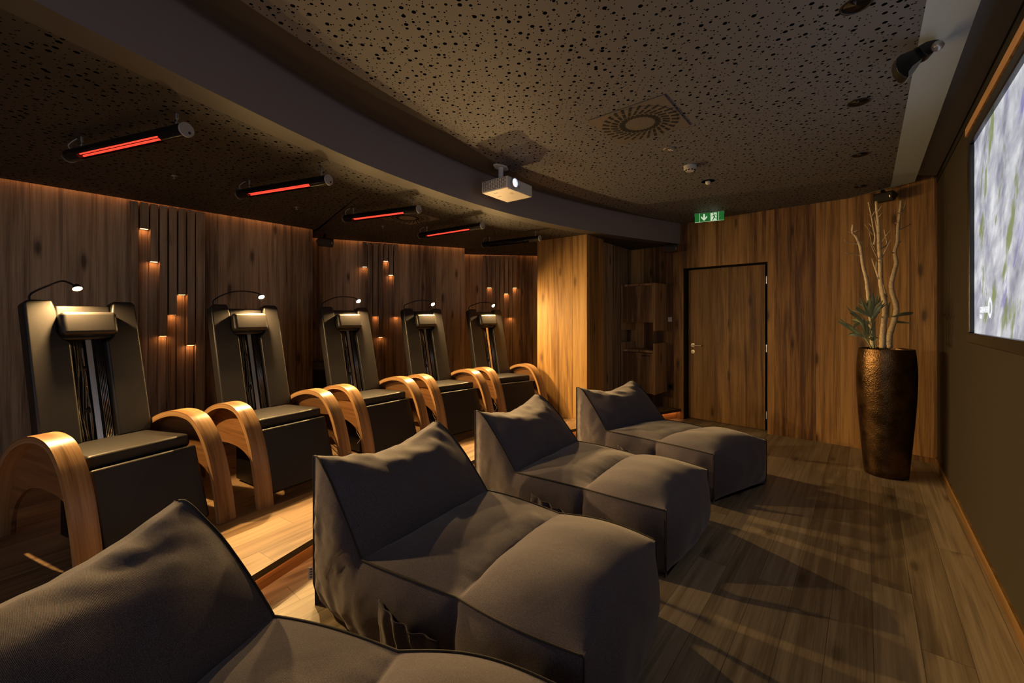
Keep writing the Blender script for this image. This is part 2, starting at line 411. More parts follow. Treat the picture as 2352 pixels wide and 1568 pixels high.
# ceilings
n = len(CB)
OUT = [Vector((-5.56,.62)), Vector((-2.30,4.70)), Vector((-2.60,5.225)), Vector((-.62,6.09)), Vector((-.80,6.64)), Vector((1.28,6.96)), Vector((2.33,5.76))]
def outer(inset):                                  # wall line pulled in by the cove gap
    a = (S1B-S1A).normalized(); b = (S2B-S2A).normalized(); c = (S3B-S3A).normalized()
    na, nb, nc = Vector((a.y,-a.x))*inset, Vector((b.y,-b.x))*inset, Vector((c.y,-c.x))*inset
    return [S1A+na, S1B+na+a*inset*.6, S2A+nb+b*inset*1.3, S2B+nb+b*inset*.6, S3A+nc+c*inset*1.3, S3B+nc, Vector((2.33,5.735))]
OC = resample(outer(.05), n); OCs = outer(.05)
# keep the outline corners exact: merge them into the sampled curve
def snap(P, corners):
    P = list(P)
    for c in corners:
        i = min(range(len(P)), key=lambda k: (P[k]-c).length); P[i] = c.copy()
    return P
OC = snap(OC, OCs)
CBs = offset(CB, .15)
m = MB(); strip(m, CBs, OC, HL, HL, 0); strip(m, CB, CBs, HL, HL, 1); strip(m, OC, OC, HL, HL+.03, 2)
struct(m.build('ceiling_lower', [PERF_SHADED, plain('low_paint', (.065,.062,.06), .6), BLACKPAINT]))
m = MB(); strip(m, CB, CB, HL, 2.84, 0); struct(m.build('ceiling_bulkhead', plain('bulkhead_paint', (.30,.27,.28), .6, bump=.15, bscale=120), smooth=True))
# upper ceiling
def nline(dn, t): return Vector(NV*dn + AV*t)
REd = [nline(.357, -2.2+(5.62+2.2)*k/(len(CE)-1)) for k in range(len(CE))]
REd = [nline(.357, -1.9+(5.50+1.9)*k/(len(CE)-1)) for k in range(len(CE))]
RP = [nline(.189, -1.9+(5.55+1.9)*k/(len(CE)-1)) for k in range(len(CE))]
# the far edge follows the back wall
FE0 = CE[-1]; 
m = MB(); strip(m, RP, CE, HC, HC, 0); strip(m, REd, RP, HC, HC, 1)
strip(m, CE, CE, HC, HC+.03, 1); strip(m, REd, REd, HC, HC+.03, 1)
m.add([V3(CE[-1], HC), V3(RP[-1], HC), V3((3.66,4.50), HC), V3((3.05,5.04), HC)], [(0,1,2,3)], 0)
m.add([V3(RP[-1], HC), V3(REd[-1], HC), V3((3.66,4.50), HC)], [(0,1,2)], 1)
struct(m.build('ceiling', [PERF, SCREENLITPAINT]))
m = MB(); m.add([(-7,-2.2,2.84),(5.2,-2.2,2.84),(5.2,7.6,2.84),(-7,7.6,2.84)], [(0,1,2,3)]); struct(m.build('ceiling_recess', plain('recess_shade', (.02,.02,.021), .8)))  # near-black copy of the recess top, shade of the gap put into colour
m = MB(); WR = [COR-RWD*6.9+(RWD*6.9)*(k/(len(REd)-1)) for k in range(len(REd))]; strip(m, REd, WR, HR, HR); struct(m.build('ceiling_recess.001', plain('recess_screenlit', (.30,.33,.36), .7)))  # paler bluish copy, screen light put into the colour
# dark shadow-gap band between the perforated edge and the bulkhead
BE = resample(CE, n); BB = []
for p, q in zip(BE, resample(CB, n)):
    i = min(range(len(CB)), key=lambda k: (CB[k]-p).length); c_ = CB[i]; dd_ = p-c_
    BB.append(c_+dd_.normalized()*min(.075, dd_.length*.35) if dd_.length > 1e-4 else c_.copy())
m = MB(); strip(m, BB, BE, HC+.004, HC+.004); strip(m, BB, BB, HC+.004, 2.84); struct(m.build('ceiling_edge_band', plain('band_paint', (.045,.045,.048), .6)))
m = MB(); wallquad(m, COR-NV*.004, RW_END-NV*.004, 2.69, HR); struct(m.build('recess_shade_strip', BLACKPAINT))  # black strip along the wall top stands in for recess shade

# cove lights in the gap at the wall tops
for (A, B) in ((S1A, S1B), (S2A, S2B), (S3A, S3B)):
    dd = (B-A).normalized(); nn = Vector((dd.y, -dd.x))
    m = MB(); a, b = A+nn*.006, B+nn*.006; c, e = B+nn*.044, A+nn*.044
    m.add([V3(a, 2.47), V3(b, 2.47), V3(c, 2.47), V3(e, 2.47)], [(0,1,2,3)]); struct(m.build('trim_2', COVE))

# stepped platform
m = MB(); OD = snap(resample(outer(0), n), outer(0))
strip(m, CB, OD, ZP, ZP, 0); struct(m.build('floor_platform', W_DECK))
m = MB(); N1 = offset(CB, -.0); 
strip(m, CB, CB, ZP-.036, ZP, 0); strip(m, CB, offset(CB, .06), ZP-.036, ZP-.036, 0); struct(m.build('trim_3', wood('dark_edge', (.09,.055,.03), (.05,.03,.017), (.02,.012,.007), pw=.5, swap=True, knots=0, seed=15)))
m = MB(); R_ = offset(CB, .055); strip(m, R_, R_, 0, ZP-.03, 0); struct(m.build('trim_4', W_BASE))
m = MB(); strip(m, offset(CB, .03), offset(CB, .042), ZP-.038, ZP-.038); struct(m.build('trim_5', LEDSTEP))

# column
m = MB(); CA, CBL, CC = Vector((.914,5.055)), Vector((.335,5.489)), Vector((1.195,5.396))
m.prism([CBL.to_tuple(), CA.to_tuple(), CC.to_tuple(), (CBL+CC-CA).to_tuple()], ZP, HL+.0)
struct(m.build('wall_pillar', W_COLUMN))

m = MB(); pq = (CBL+CC)/2; pd = (CC-CA).normalized(); pt = (CA-CBL).normalized(); e_ = pq+pd*.05
m.prism([(e_-pt*.30).to_tuple(), (e_+pt*.28).to_tuple(), (e_+pt*.28+pd*1.3).to_tuple(), (e_-pt*.30+pd*1.3).to_tuple()], ZP, 2.6); struct(m.build('wall_partition', W_WALL))

# ------------------------------------------------------------------ projection screen on the right wall
def rw(t, off, z): p = COR-RWD*t-NV*off; return Vector((p.x, p.y, z))
sc = empty('projection_screen', rw(3.2, 0, 1.86))
tag(sc, 'large framed screen on the right wall showing a snowy mountain picture', 'screen')
inv = Matrix.Translation(-sc.location)
T0, T1, Z0, Z1 = 2.09, 4.35, 1.262, 2.462
def rbox(mb, t0, t1, o0, o1, z0, z1, mi=0):
    vs = [inv @ rw(t, o, z) for z in (z0, z1) for o in (o0, o1) for t in (t0, t1)]
    mb.add(vs, [(0,2,3,1),(4,5,7,6),(0,1,5,4),(2,6,7,3),(0,4,6,2),(1,3,7,5)], mi)
fw = .058
m = MB(); rbox(m, T0, T1, .0, .068, Z1-fw, Z1); rbox(m, T0, T1, 0, .068, Z0, Z0+fw); rbox(m, T0, T0+fw, 0, .068, Z0+fw, Z1-fw); rbox(m, T1-fw, T1, 0, .068, Z0+fw, Z1-fw)
m.build('frame', plain('screen_frame', (.012,.012,.014), .3), sc, bevel=.006)
m = MB(); rbox(m, T0-.012, T1+.012, 0, .074, Z1+.002, Z1+.050); rbox(m, T0-.012, T0-.002, 0, .055, Z0, Z1+.002)
m.build('wooden_surround', W_TRIM, sc)
def screenmat():
    m, nt, b = newmat('mountain_picture')
    uv = N(nt, 'ShaderNodeUVMap').outputs[0]
    def ns(rot, sx, sy, loc, sc_, det, dist):
        a_ = N(nt, 'ShaderNodeMapping', inp={0: uv}); a_.inputs['Rotation'].default_value = (0,0,math.radians(rot))
        b_ = N(nt, 'ShaderNodeMapping', inp={0: a_.outputs[0]}); b_.inputs['Scale'].default_value = (sx, sy, 1); b_.inputs['Location'].default_value = (*loc, 0)
        return N(nt, 'ShaderNodeTexNoise', inp={0: b_.outputs[0], 'Scale': sc_, 'Detail': det, 'Roughness': .6, 'Distortion': dist}).outputs[0]
    n1 = ns(-60, 2.2, 2.9, (0,0), 1.8, 7.0, .35); n2 = ns(-62, 1.5, 3.6, (3.1,1.2), 1.5, 4.0, .3); n3 = ns(-50, 1.4, 4.0, (7.7,4.2), 1.7, 4.0, .5); n4 = ns(-20, 1.5, 3.5, (1.7,9.2), 2.2, 5.0, .4)
    c = ramp(nt, M_(nt, 'ADD', M_(nt, 'MULTIPLY', n1, .65), M_(nt, 'MULTIPLY', n4, .35)), [(.34, (.10,.105,.15)), (.44, (.20,.21,.26)), (.52, (.30,.315,.35)), (.64, (.50,.51,.54))])
    c = mix(nt, M_(nt, 'MULTIPLY', ramp(nt, n2, [(.57, (0,0,0)), (.63, (1,1,1))]), .85), c, (.11,.145,.035))
    c = mix(nt, M_(nt, 'MULTIPLY', ramp(nt, n3, [(.60, (0,0,0)), (.70, (1,1,1))]), .7), c, (.10,.085,.26))
    nt.links.new(c, b.inputs['Emission Color']); b.inputs['Emission Strength'].default_value = .80
    b.inputs['Base Color'].default_value = (.05,.05,.05,1); b.inputs['Roughness'].default_value = .8
    return m
m = MB(); A4 = [inv @ rw(t, .046, z) for t, z in ((T0+fw*.9, Z0+fw*.9), (T1-fw*.9, Z0+fw*.9), (T1-fw*.9, Z1-fw*.9), (T0+fw*.9, Z1-fw*.9))]
m.add(A4, [(0,1,2,3)], 0, [(0,0),(2.15,0),(2.15,1.1),(0,1.1)])
m.build('picture', screenmat(), sc)
TXT = emit('screen_lettering', (.95,.97,1), .5)
def text(body, size, M, mat, parent, name='lettering', ext=.0008, xs=1.0):
    cu = bpy.data.curves.new(name, 'FONT'); cu.body = body; cu.size = size; cu.extrude = ext
    o = bpy.data.objects.new(name, cu); COL.objects.link(o)
    dg = bpy.context.evaluated_depsgraph_get(); me = bpy.data.meshes.new_from_object(o.evaluated_get(dg)); bpy.data.objects.remove(o)
    me.materials.clear(); me.materials.append(mat)
    o = bpy.data.objects.new(name, me); COL.objects.link(o); o.parent = parent; o.matrix_local = M @ Matrix.Diagonal((xs, 1, 1, 1)); return o
def rt(u, off):                                   # wall distance t seen in column u at stand-off off
    a = COR-NV*off; r = (u-CX)/F
    return (a.x-r*a.y)/(RWD.x-r*RWD.y)
def rmat(t, off, z):
    p = inv @ rw(t, off, z)
    return Matrix(((-RWD.x, 0, -NV.x, p.x), (-RWD.y, 0, -NV.y, p.y), (0, 1, 0, p.z), (0,0,0,1)))
ta, tb = rt(2250.5, .048), rt(2270, .048)
yy = rw(ta, .048, 0).y
text('GRENZEN', .045, rmat(ta, .048, CAMZ+(HY-718)/F*yy), TXT, sc, xs=(tb-ta)/.19)
text('Del', .034, rmat(ta, .048, CAMZ+(HY-731.5)/F*yy), TXT, sc, xs=1.0)
m = MB(); tc_ = rt(2273.7, .048); yc = rw(tc_, .048, 0).y; zc = CAMZ+(HY-706.5)/F*yc; R1, R2 = .052, .030; n_ = 32; vs = []
for k in range(n_):
    a = 2*math.pi*k/n_
    for rr in (R1, R2):
        vs.append(inv @ rw(tc_+rr*math.cos(a)*.85, .048, zc+rr*math.sin(a)))
m.add(vs, [(2*k, 2*((k+1) % n_), 2*((k+1) % n_)+1, 2*k+1) for k in range(n_)]); m.build('emblem', TXT, sc)

# ------------------------------------------------------------------ bean bag loungers
def bag(quad, seed, ridge, label):
    BL, FL, FR, BR = [Vector(p) for p in quad]
    L = 1.40; rnd = Vector((seed*7.3, seed*3.1, seed*1.7))
    o0 = (BL+FL+FR+BR)/4
    root = empty('bean_bag_lounger', (o0.x, o0.y, 0))
    tag(root, label, 'lounger', 'dark grey bean bag loungers on the floor')
    def smooth(a, b, x): t = max(0, min(1, (x-a)/(b-a))); return t*t*(3-2*t)
    XJ, XC = .40, .90
    def ztop(x):
        if x < .035: return ridge
        if x < XJ:
            t = (x-.035)/(XJ-.035); return ridge+(.365-ridge)*(t**1.3)
        return .365 if x < XC else .365+.0*(x-XC)
    def pos(x, y, z):                              # x 0..L, y -1..1 -> world
        s = x/L; t = (y+1)/2
        p = (BL*(1-s)+FL*s)*(1-t)+(BR*(1-s)+FR*s)*t
        return Vector((p.x, p.y, z))
    ax = ((FL+FR)/2-(BL+BR)/2).normalized(); lt = Vector((-ax.y, ax.x))     # front, towards y=+1
    def disp(x, y, z, nx, ny, nz):
        p = pos(x, y, z); nrm = Vector((ax.x*nx+lt.x*ny, ax.y*nx+lt.y*ny, nz))
        return p, nrm
    def edge(q, k=4): return 1-abs(q)**k
    def wr(x, y, z, sc, amp): return noise.noise(Vector((x*sc[0], y*sc[1], z*sc[2]))+rnd)*amp
    xs = sorted(set([0, .012, .035]+[XJ*k/30 for k in range(1, 31)]+[XJ-.012, XJ+.012]+[XJ+(XC-XJ)*k/20 for k in range(21)]+[XC-.02, XC-.008, XC+.008, XC+.02]+[XC+(L-XC)*k/22 for k in range(23)]+[L-.012]))
    ys = [math.sin(math.pi/2*(k/20-1)) for k in range(41)]
    ts = [0, .02, .05]+[.05+.9*k/18 for k in range(1, 18)]+[.95, .98, 1]
    mb = MB()
    def sidex(x):                                  # slight plan bulge of the seams
        return .035*math.sin(math.pi*min(1, x/XC)) if x < XC else .03*math.sin(math.pi*(x-XC)/(L-XC))
    def base(x, y, z):
        # plan outline bulges; corners pinched
        return pos(x, y*(1+sidex(x)/.4), z)
    def top(x, y):
        z = ztop(x); e = edge(y, 3)
        if x < XJ:
            f = x/XJ
            z -= .085*(1-abs(y)**1.7)*(1-smooth(.0, .30, x))
            b = .080*e*math.sin(math.pi*min(1, max(0, f)))**.7
            p = base(x, y, z)+Vector((ax.x, ax.y, .55))*b
            w = wr(x*1.0, y*.4, z, (9, 11, 14), .022)*(1-smooth(.05, .28, x))*(.4+.6*e)
            w += wr(x, y, z, (4, 3, 4), .010)*e
            w += wr(x, y*.4, z, (16, 30, 22), .007)*(1-smooth(.04, .2, x))*e + wr(x, y*.4, z, (14, 12, 16), .004)*e
            w += .006*math.sin(y*26+x*30+seed)*(1-smooth(.0, .14, x))*e
            return p+Vector((ax.x*.7, ax.y*.7, .7))*w
        if x < XC:
            f = (x-XJ)/(XC-XJ); b = .042*e*(math.sin(math.pi*f)**.6) - .004*e*smooth(.8, 1, f)
            b += .006*math.sin(math.pi*f)
        else:
            f = (x-XC)/(L-XC); b = .072*e*(math.sin(math.pi*min(1, f*.93+.07))**.5)
            b *= smooth(0, .05, f) if f < .05 else 1
            b += .012*math.sin(math.pi*f)
        w = wr(x, y*.4, 0, (5, 7, 1), .010)*e
        g = math.exp(-((x-XC+.03)/.05)**2)*e*math.sin(y*34+seed*2)*.003
        return base(x, y, z+b+w+g)
    def side(x, t, sg):
        zt = top(x, sg).z; z = zt*t
        b = .045*(1-abs(2*t-1)**2.5)
        ex = smooth(0, .10, x)*smooth(0, .12, L-x); b *= ex
        cz = math.exp(-((x-XC)/.022)**2); b -= .020*cz*(1-abs(2*t-1)**4)
        b += sidex(x)*0
        w = wr(x, sg, z, (7, 1, 7), .016)*ex*(1-abs(2*t-1)**3)
        w += wr(x, sg, z, (20, 1, 26), .006)*ex*(1-abs(2*t-1)**3)*(1.4 if x < .35 else .7)
        w += .006*math.sin(x*48+z*20+seed)*math.exp(-((t-.12)/.15)**2)*ex*min(1, 12*t)
        if x < .3: w += .004*math.sin(z*90+x*20)*smooth(0, .03, x)*(1-smooth(.1, .3, x))*(1-abs(2*t-1)**4)
        p = base(x, sg, z); p += V3(lt*sg*(b+w), 0)
        # tuck in at the floor
        tuck = .03*(1-smooth(0, .16, t)); p -= V3(lt*sg*tuck, 0)
        return p
    def end(y, t, front):
        x = L if front else 0
        zt = top(x, y).z; z = zt*t
        b = (.075 if front else .06)*(1-abs(2*t-1)**2.5)*edge(y, 3)
        w = wr(y*.4, z, 3 if front else 7, (8, 8, 1), .012)*edge(y, 4)*(1-abs(2*t-1)**3)
        sg = 1 if front else -1
        p = base(x, y, z)+V3(ax*sg*(b+w), 0)
        tuck = .03*(1-smooth(0, .16, t)); p -= V3(ax*sg*tuck*edge(y, 6), 0)
        if abs(y) > .999: p = side(x, t, 1 if y > 0 else -1)
        return p
    off = -Vector((o0.x, o0.y, 0))
    def grid(fn, A, B, flip):
        vs = [fn(a, b)+off for a in A for b in B]; nb = len(B)
        fs = [(i*nb+j, (i+1)*nb+j, (i+1)*nb+j+1, i*nb+j+1) for i in range(len(A)-1) for j in range(nb-1)]
        if flip: fs = [f[::-1] for f in fs]
        mb.add(vs, fs)
    grid(top, xs, ys, False)
    grid(lambda x, t: side(x, t, -1), xs, ts, False); grid(lambda x, t: side(x, t, 1), xs, ts, True)
    grid(lambda y, t: end(y, t, True), ys, ts, False); grid(lambda y, t: end(y, t, False), ys, ts, True)
    vs = [side(x, 0, -1)+off for x in xs]+[side(x, 0, 1)+off for x in xs]; k = len(xs)
    mb.add(vs, [(i, k+i, k+i+1, i+1) for i in range(k-1)])
    body = mb.build('cover', FABRIC, root, smooth=True, merge=True, angle=1.0)
    pm = MB(); up = Vector((0,0,.002))
    for sg in (-1, 1):
        outw = V3(lt*sg*.003, 0)
        pm.tube([top(x, sg)+off+up+outw for x in xs[2:]], .0042, 6)
        pm.tube([side(0.0, t, sg)+off+V3(-ax*.002, 0)+outw for t in ts[1:]], .0036, 6)
        pm.tube([end(sg*.9999, t, True)+off+V3(ax*.002, 0)+outw for t in ts[1:]], .0036, 6)
    pm.build('piping', PIPING, root, smooth=True)
    # pocket on the near side
    pk = MB(); NX, NZ = 44, 12; x0, x1 = .56, .85
    vs = []
    for i in range(NX+1):
        x = x0+(x1-x0)*i/NX
        for j in range(NZ+1):
            t = .08+(.74-.16*(i/NX) -.08)*j/NZ; bb = j/NZ
            p = side(x, t, -1)
            bul = .012+.030*bb*math.sin(math.pi*i/NX)*(.60+.40*math.sin(i*.52+seed*1.9+bb*.8))+.005*math.sin(i*.45+j*.5+seed)*math.sin(math.pi*i/NX)
            if i in (0, NX) or j == 0: bul = .007
            vs.append(p-V3(lt*bul, 0)+off)
    pk.add(vs, [(i*(NZ+1)+j, (i+1)*(NZ+1)+j, (i+1)*(NZ+1)+j+1, i*(NZ+1)+j+1) for i in range(NX) for j in range(NZ)])
    pk.tube([vs[i*(NZ+1)+NZ] for i in range(NX+1)], .0035, 6)
    po = pk.build('pocket', FABRIC, root, smooth=True)
    sd = po.modifiers.new('th', 'SOLIDIFY'); sd.thickness = .002
    # label at the back seam
    lm = MB(); p = side(0.0, .22, -1)+off-V3(lt*.003, 0); ax3 = V3(-ax*.6-lt*.8, 0).normalized()
    th = V3(lt*.6-ax*.8, 0).normalized()*.0008
    lv = []
    for dz in (-.03, .03):
        for dx in (0, .024):
            for s_ in (-1, 1): lv.append(p+ax3*dx+Vector((0,0,dz))+th*s_)
    lm.add(lv, [(0,2,3,1),(4,5,7,6),(0,1,5,4),(2,6,7,3),(0,4,6,2),(1,3,7,5)])
    for q in range(4):
        zz = -.021+q*.0125
        for s_ in (-1.6, 1.6):
            a = p+ax3*.006+Vector((0,0,zz))+th*s_; b = p+ax3*.018+Vector((0,0,zz))+th*s_
            lm.add([a, b, b+Vector((0,0,.007)), a+Vector((0,0,.007))], [(0,1,2,3)], 1)
    lm.build('label_tag', [plain('tag_white', (.7,.7,.72), .7), plain('tag_print', (.10,.09,.30), .7)], root)
    return root
bag([(-1.445,.735),(-.06,.39),(.13,1.17),(-1.229,1.506)], 1, .74, 'dark grey bean bag lounger in the foreground, cut off by the photo edge')
bag([(-.967,2.026),(.22,1.275),(.67,1.935),(-.51,2.68)], 2, .735, 'dark grey bean bag lounger second from the front, whole side pocket in view')
bag([(-.27,3.05),(.83,2.235),(1.34,2.84),(.205,3.70)], 3, .72, 'dark grey bean bag lounger third from the front, before the farthest one')
bag([(.64,4.09),(1.53,3.145),(2.16,3.52),(1.27,4.47)], 4, .72, 'dark grey bean bag lounger farthest away, nearest the wooden door')

# ------------------------------------------------------------------ massage / wave loungers
def hoop_profile():
    P = [(.405,0),(.375,.16),(.335,.30),(.285,.43),(.215,.54),(.125,.62),(.02,.65),(-.10,.65),(-.22,.625),(-.34,.575),(-.45,.49),(-.54,.37),(-.60,.2),(-.63,0)]
    return catmull([Vector(p) for p in P], 5)
def make_chair():
    r = empty('relaxation_chair', (0,0,0))
    HS = .32
    P = hoop_profile()
    Pin = offset(P, .034)
    for sg in (-1, 1):
        y0, y1 = sg*HS-.05, sg*HS+.05
        mb = MB(); nP = len(P); L = 0; Ls = [0]
        for i in range(1, nP): L += (P[i]-P[i-1]).length; Ls.append(L)
        vs = []; uv = []
        for i in range(nP):
            for (q, y, uu) in ((P[i], y0, 0), (P[i], y1, .1), (Pin[i], y1, .134), (Pin[i], y0, .234)):
                vs.append((q.x, y, max(q.y, 0))); uv.append((uu+sg*.7, Ls[i]))
        fs = []
        for i in range(nP-1):
            for k in range(4): fs.append((i*4+k, i*4+(k+1) % 4, (i+1)*4+(k+1) % 4, (i+1)*4+k))
        fs += [(3,2,1,0), tuple((nP-1)*4+k for k in range(4))]
        mb.add(vs, fs, 0, uv)
        arm = mb.build('armrest_hoop', W_HOOP, r, smooth=True, merge=True, angle=.7)
        # web inside the hoop with an arched opening
        wb = MB(); top = []; bot = []
        for i in range(nP):
            q = Pin[i]
            if q.y < .02: continue
            a = (q.x+.13)/.42
            zb = .34*math.sqrt(max(0, 1-min(1, abs((q.x+.13)/.44))**2.4)) if abs(a) < 1.2 else 0
            top.append(q); bot.append(Vector((q.x*.985, min(zb, q.y-.004))))
        k = len(top); yw = sg*HS+.028*(1 if sg > 0 else 1)
        vs = [(p.x, yw+dy, p.y) for dy in (-.009, .009) for p in top+bot]
        fs = []
        for i in range(k-1):
            fs.append((i, i+1, k+i+1, k+i)); o2 = 2*k; fs.append((o2+i, o2+k+i, o2+k+i+1, o2+i+1))
            fs.append((k+i, k+i+1, o2+k+i+1, o2+k+i))
        wb.add(vs, fs); wb.build('side_web', W_HOOPIN, arm)
    # seat
    mb = MB(); Ms = Matrix.Translation((-.09, 0, .49)) @ Matrix.Rotation(math.radians(-3), 4, 'Y')
    mb.box(-.25, .25, -.245, .245, -.045, .035, Ms); mb.build('seat_cushion', LEATHER, r, bevel=.022)
    mb = MB(); mb.box(-.30, .13, -.235, .235, .40, .445); mb.box(-.26, .05, -.20, .20, .02, .40)
    mb.build('base_frame', BLACKM, r, bevel=.01)
    # foot rest
    mb = MB(); Mf = Matrix.Translation((.245, 0, .255)) @ Matrix.Rotation(math.radians(-19), 4, 'Y')
    mb.box(-.035, .035, -.25, .25, -.225, .222, Mf); mb.build('foot_rest', LEATHER, r, bevel=.016)
    mb = MB()
    for sg in (-1, 1):
        mb = MB(); mb.tube([(.12, sg*.20, .41), (.21, sg*.20, .39), (.24, sg*.20, .33)], .012, 8)
        mb.build('hinge_arm', BLACKM, r, smooth=True)
    # backrest: frame plane through (-.33,.50) to (-.53,1.375)
    tilt = math.atan2(.22, .87); Mb = Matrix.Translation((-.335, 0, .50)) @ Matrix.Rotation(-tilt, 4, 'Y')
    HB = .895
    back = MB(); back.box(-.10, -.055, -.235, .235, -.06, HB-.02, Mb); bk = back.build('back_frame', BLACKM, r, bevel=.01)
    for sg in (-1, 1):
        mb = MB()
        # pad outline with a cut-out beside the head rest
        y_o, y_i = .266, .084
        pts = [(y_o, .0), (y_o, HB-.02), (y_o-.02, HB), (y_i+.06, HB), (y_i+.045, HB-.08), (y_i+.05, HB-.20), (y_i+.03, HB-.245), (y_i, HB-.27), (y_i, .0)]
        Mp = Mb @ Matrix(((0,0,1,0),(sg,0,0,0),(0,1,0,0),(0,0,0,1)))
        mb.prism(pts if sg > 0 else pts, -.055, .038, Mp)
        mb.build('back_bolster', LEATHER, r, bevel=.018, angle=9)
    mb = MB(); mb.box(.015, .095, -.135, .135, HB-.235, HB-.085, Mb); hr = mb.build('head_rest', LEATHER, r, bevel=.026)
    mb = MB(); mb.box(-.055, .018, -.13, .13, HB-.25, HB-.03, Mb); mb.build('head_plate', LEATHER, r, bevel=.012)
    # mechanism: rails, cables, knobs
    mb = MB(); mb.box(-.05, -.040, -.085, .085, -.02, HB-.1, Mb); mb.build('mechanism_cover', BLACKPL, r)
    mb = MB(); mb.box(-.02, -.012, .0, .028, .0, HB-.24, Mb); mb.tube([Mb @ Vector((-.02, -.018, .0)), Mb @ Vector((-.02, -.018, HB-.3))], .006, 8)
    mb.box(-.03, .03, -.20, .20, -.015, .0, Mb)
    mb.build('guide_rail', CHROME, r, angle=.6)
    rnd = random.Random(3)
    for k in range(6):
        y = -.075+.0105*k; mb = MB(); ph = rnd.random()*6
        mb.tube([Mb @ Vector((-.028+.006*math.sin(t*7+k)+.02, y+.007*math.sin(t*6+ph), t*(HB-.26))) for t in [i/16 for i in range(17)]], .0042, 6)
        mb.build('cable', plain('cable_black', (.16,.14,.10), .22, .7) if k == 0 else bpy.data.materials['cable_black'], r, smooth=True)
    for k in range(5):
        mb = MB(); y = .045+.008*k
        mb.tube([Mb @ Vector((-.01, y, 0)), Mb @ Vector((-.01, y, HB-.26))], .002, 6); mb.build('tension_rod', STEEL, r, smooth=True)
    for z in (.20, .46):
        mb = MB(); mb.lathe([(.0,.0),(.016,.0),(.020,.012),(.012,.02),(0,.022)], 14, Mb @ Matrix.Translation((-.02, -.028, z)) @ Matrix.Rotation(math.pi/2, 4, 'Y'))
        mb.build('adjusting_knob', BLACKPL, r, smooth=True, angle=.8)
    # thin loose wire under the seat
    mb = MB(); mb.tube(catmull([Vector(p) for p in [(.10,-.262,.43),(.16,-.268,.405),(.13,-.262,.36),(.10,-.268,.25),(.15,-.262,.18),(.11,-.268,.13)]], 6), .002, 6)
    mb.build('loose_wire', GREYPL, r, smooth=True)
    # gooseneck lamp (its own part)
    top = Mb @ Vector((-.02, -.20, HB-.01)); return r, Mb, HB
chair0, MBK, HB = make_chair()
def make_lamp(r, hy, dz, tilt):
    top = MBK @ Vector((-.03, -.215, HB-.012))
    hx, hz = -.44, 1.445+dz
    pts = catmull([top, top+Vector((.0,.0,.06)), Vector((-.50,-.15,hz+.025)), Vector((-.48,-.09+hy*.4,hz+.045)), Vector((-.45,-.035+hy,hz+.035)), Vector((hx-.012, hy, hz+.012))], 7)
    g = MB(); g.tube(pts, .0055, 8); l = g.build('reading_lamp', BLACKM, r, smooth=True)
    Ml = Matrix.Translation((hx, hy, hz)) @ Matrix.Rotation(math.radians(tilt), 4, 'Y')     # opening looks forward and down
    c = MB(); c.lathe([(.0,-.030),(.012,-.030),(.020,-.018),(.023,.0),(.021,.0),(.018,-.012),(.0,-.013)], 20, Ml); c.build('lamp_head', BLACKM, l, smooth=True, angle=.8)
    b = MB(); b.lathe([(.0205,-.005),(.0,-.004)], 20, Ml); b.build('lamp_bulb', LAMPGLOW, l, smooth=True)
CH = [((-2.27,2.45), 23.5), ((-1.814,3.243), 31.5), ((-1.323,4.011), 37), ((-.72,4.658), 46), ((-.06,5.25), 54)]
CLAB = ['black leather relaxation chair with bent oak arms at the left edge, nearest of five',
        'black leather relaxation chair with bent oak arms, second from the left in the row',
        'black leather relaxation chair with bent oak arms, middle one of the five',
        'black leather relaxation chair with bent oak arms, fourth from the left in the row',
        'black leather relaxation chair with bent oak arms beside the brightly lit oak pillar']
for k, ((x, y), az) in enumerate(CH):
    c = chair0 if k == 0 else copy_tree(chair0)
    c.location = (x, y, ZP); c.rotation_euler = (0, 0, -math.radians(az))
    tag(c, CLAB[k], 'chair', 'relaxation chairs along the platform')
for c, hy, dz, tl in ((chair0, -.06, .0, 146), *[(o, *p) for o, p in zip([x for x in bpy.data.objects if x.name.startswith('relaxation_chair.')], ((.085,-.005,136),(.10,-.01,132),(.09,-.02,130),(.08,-.02,126)))]):
    make_lamp(c, hy, dz, tl)

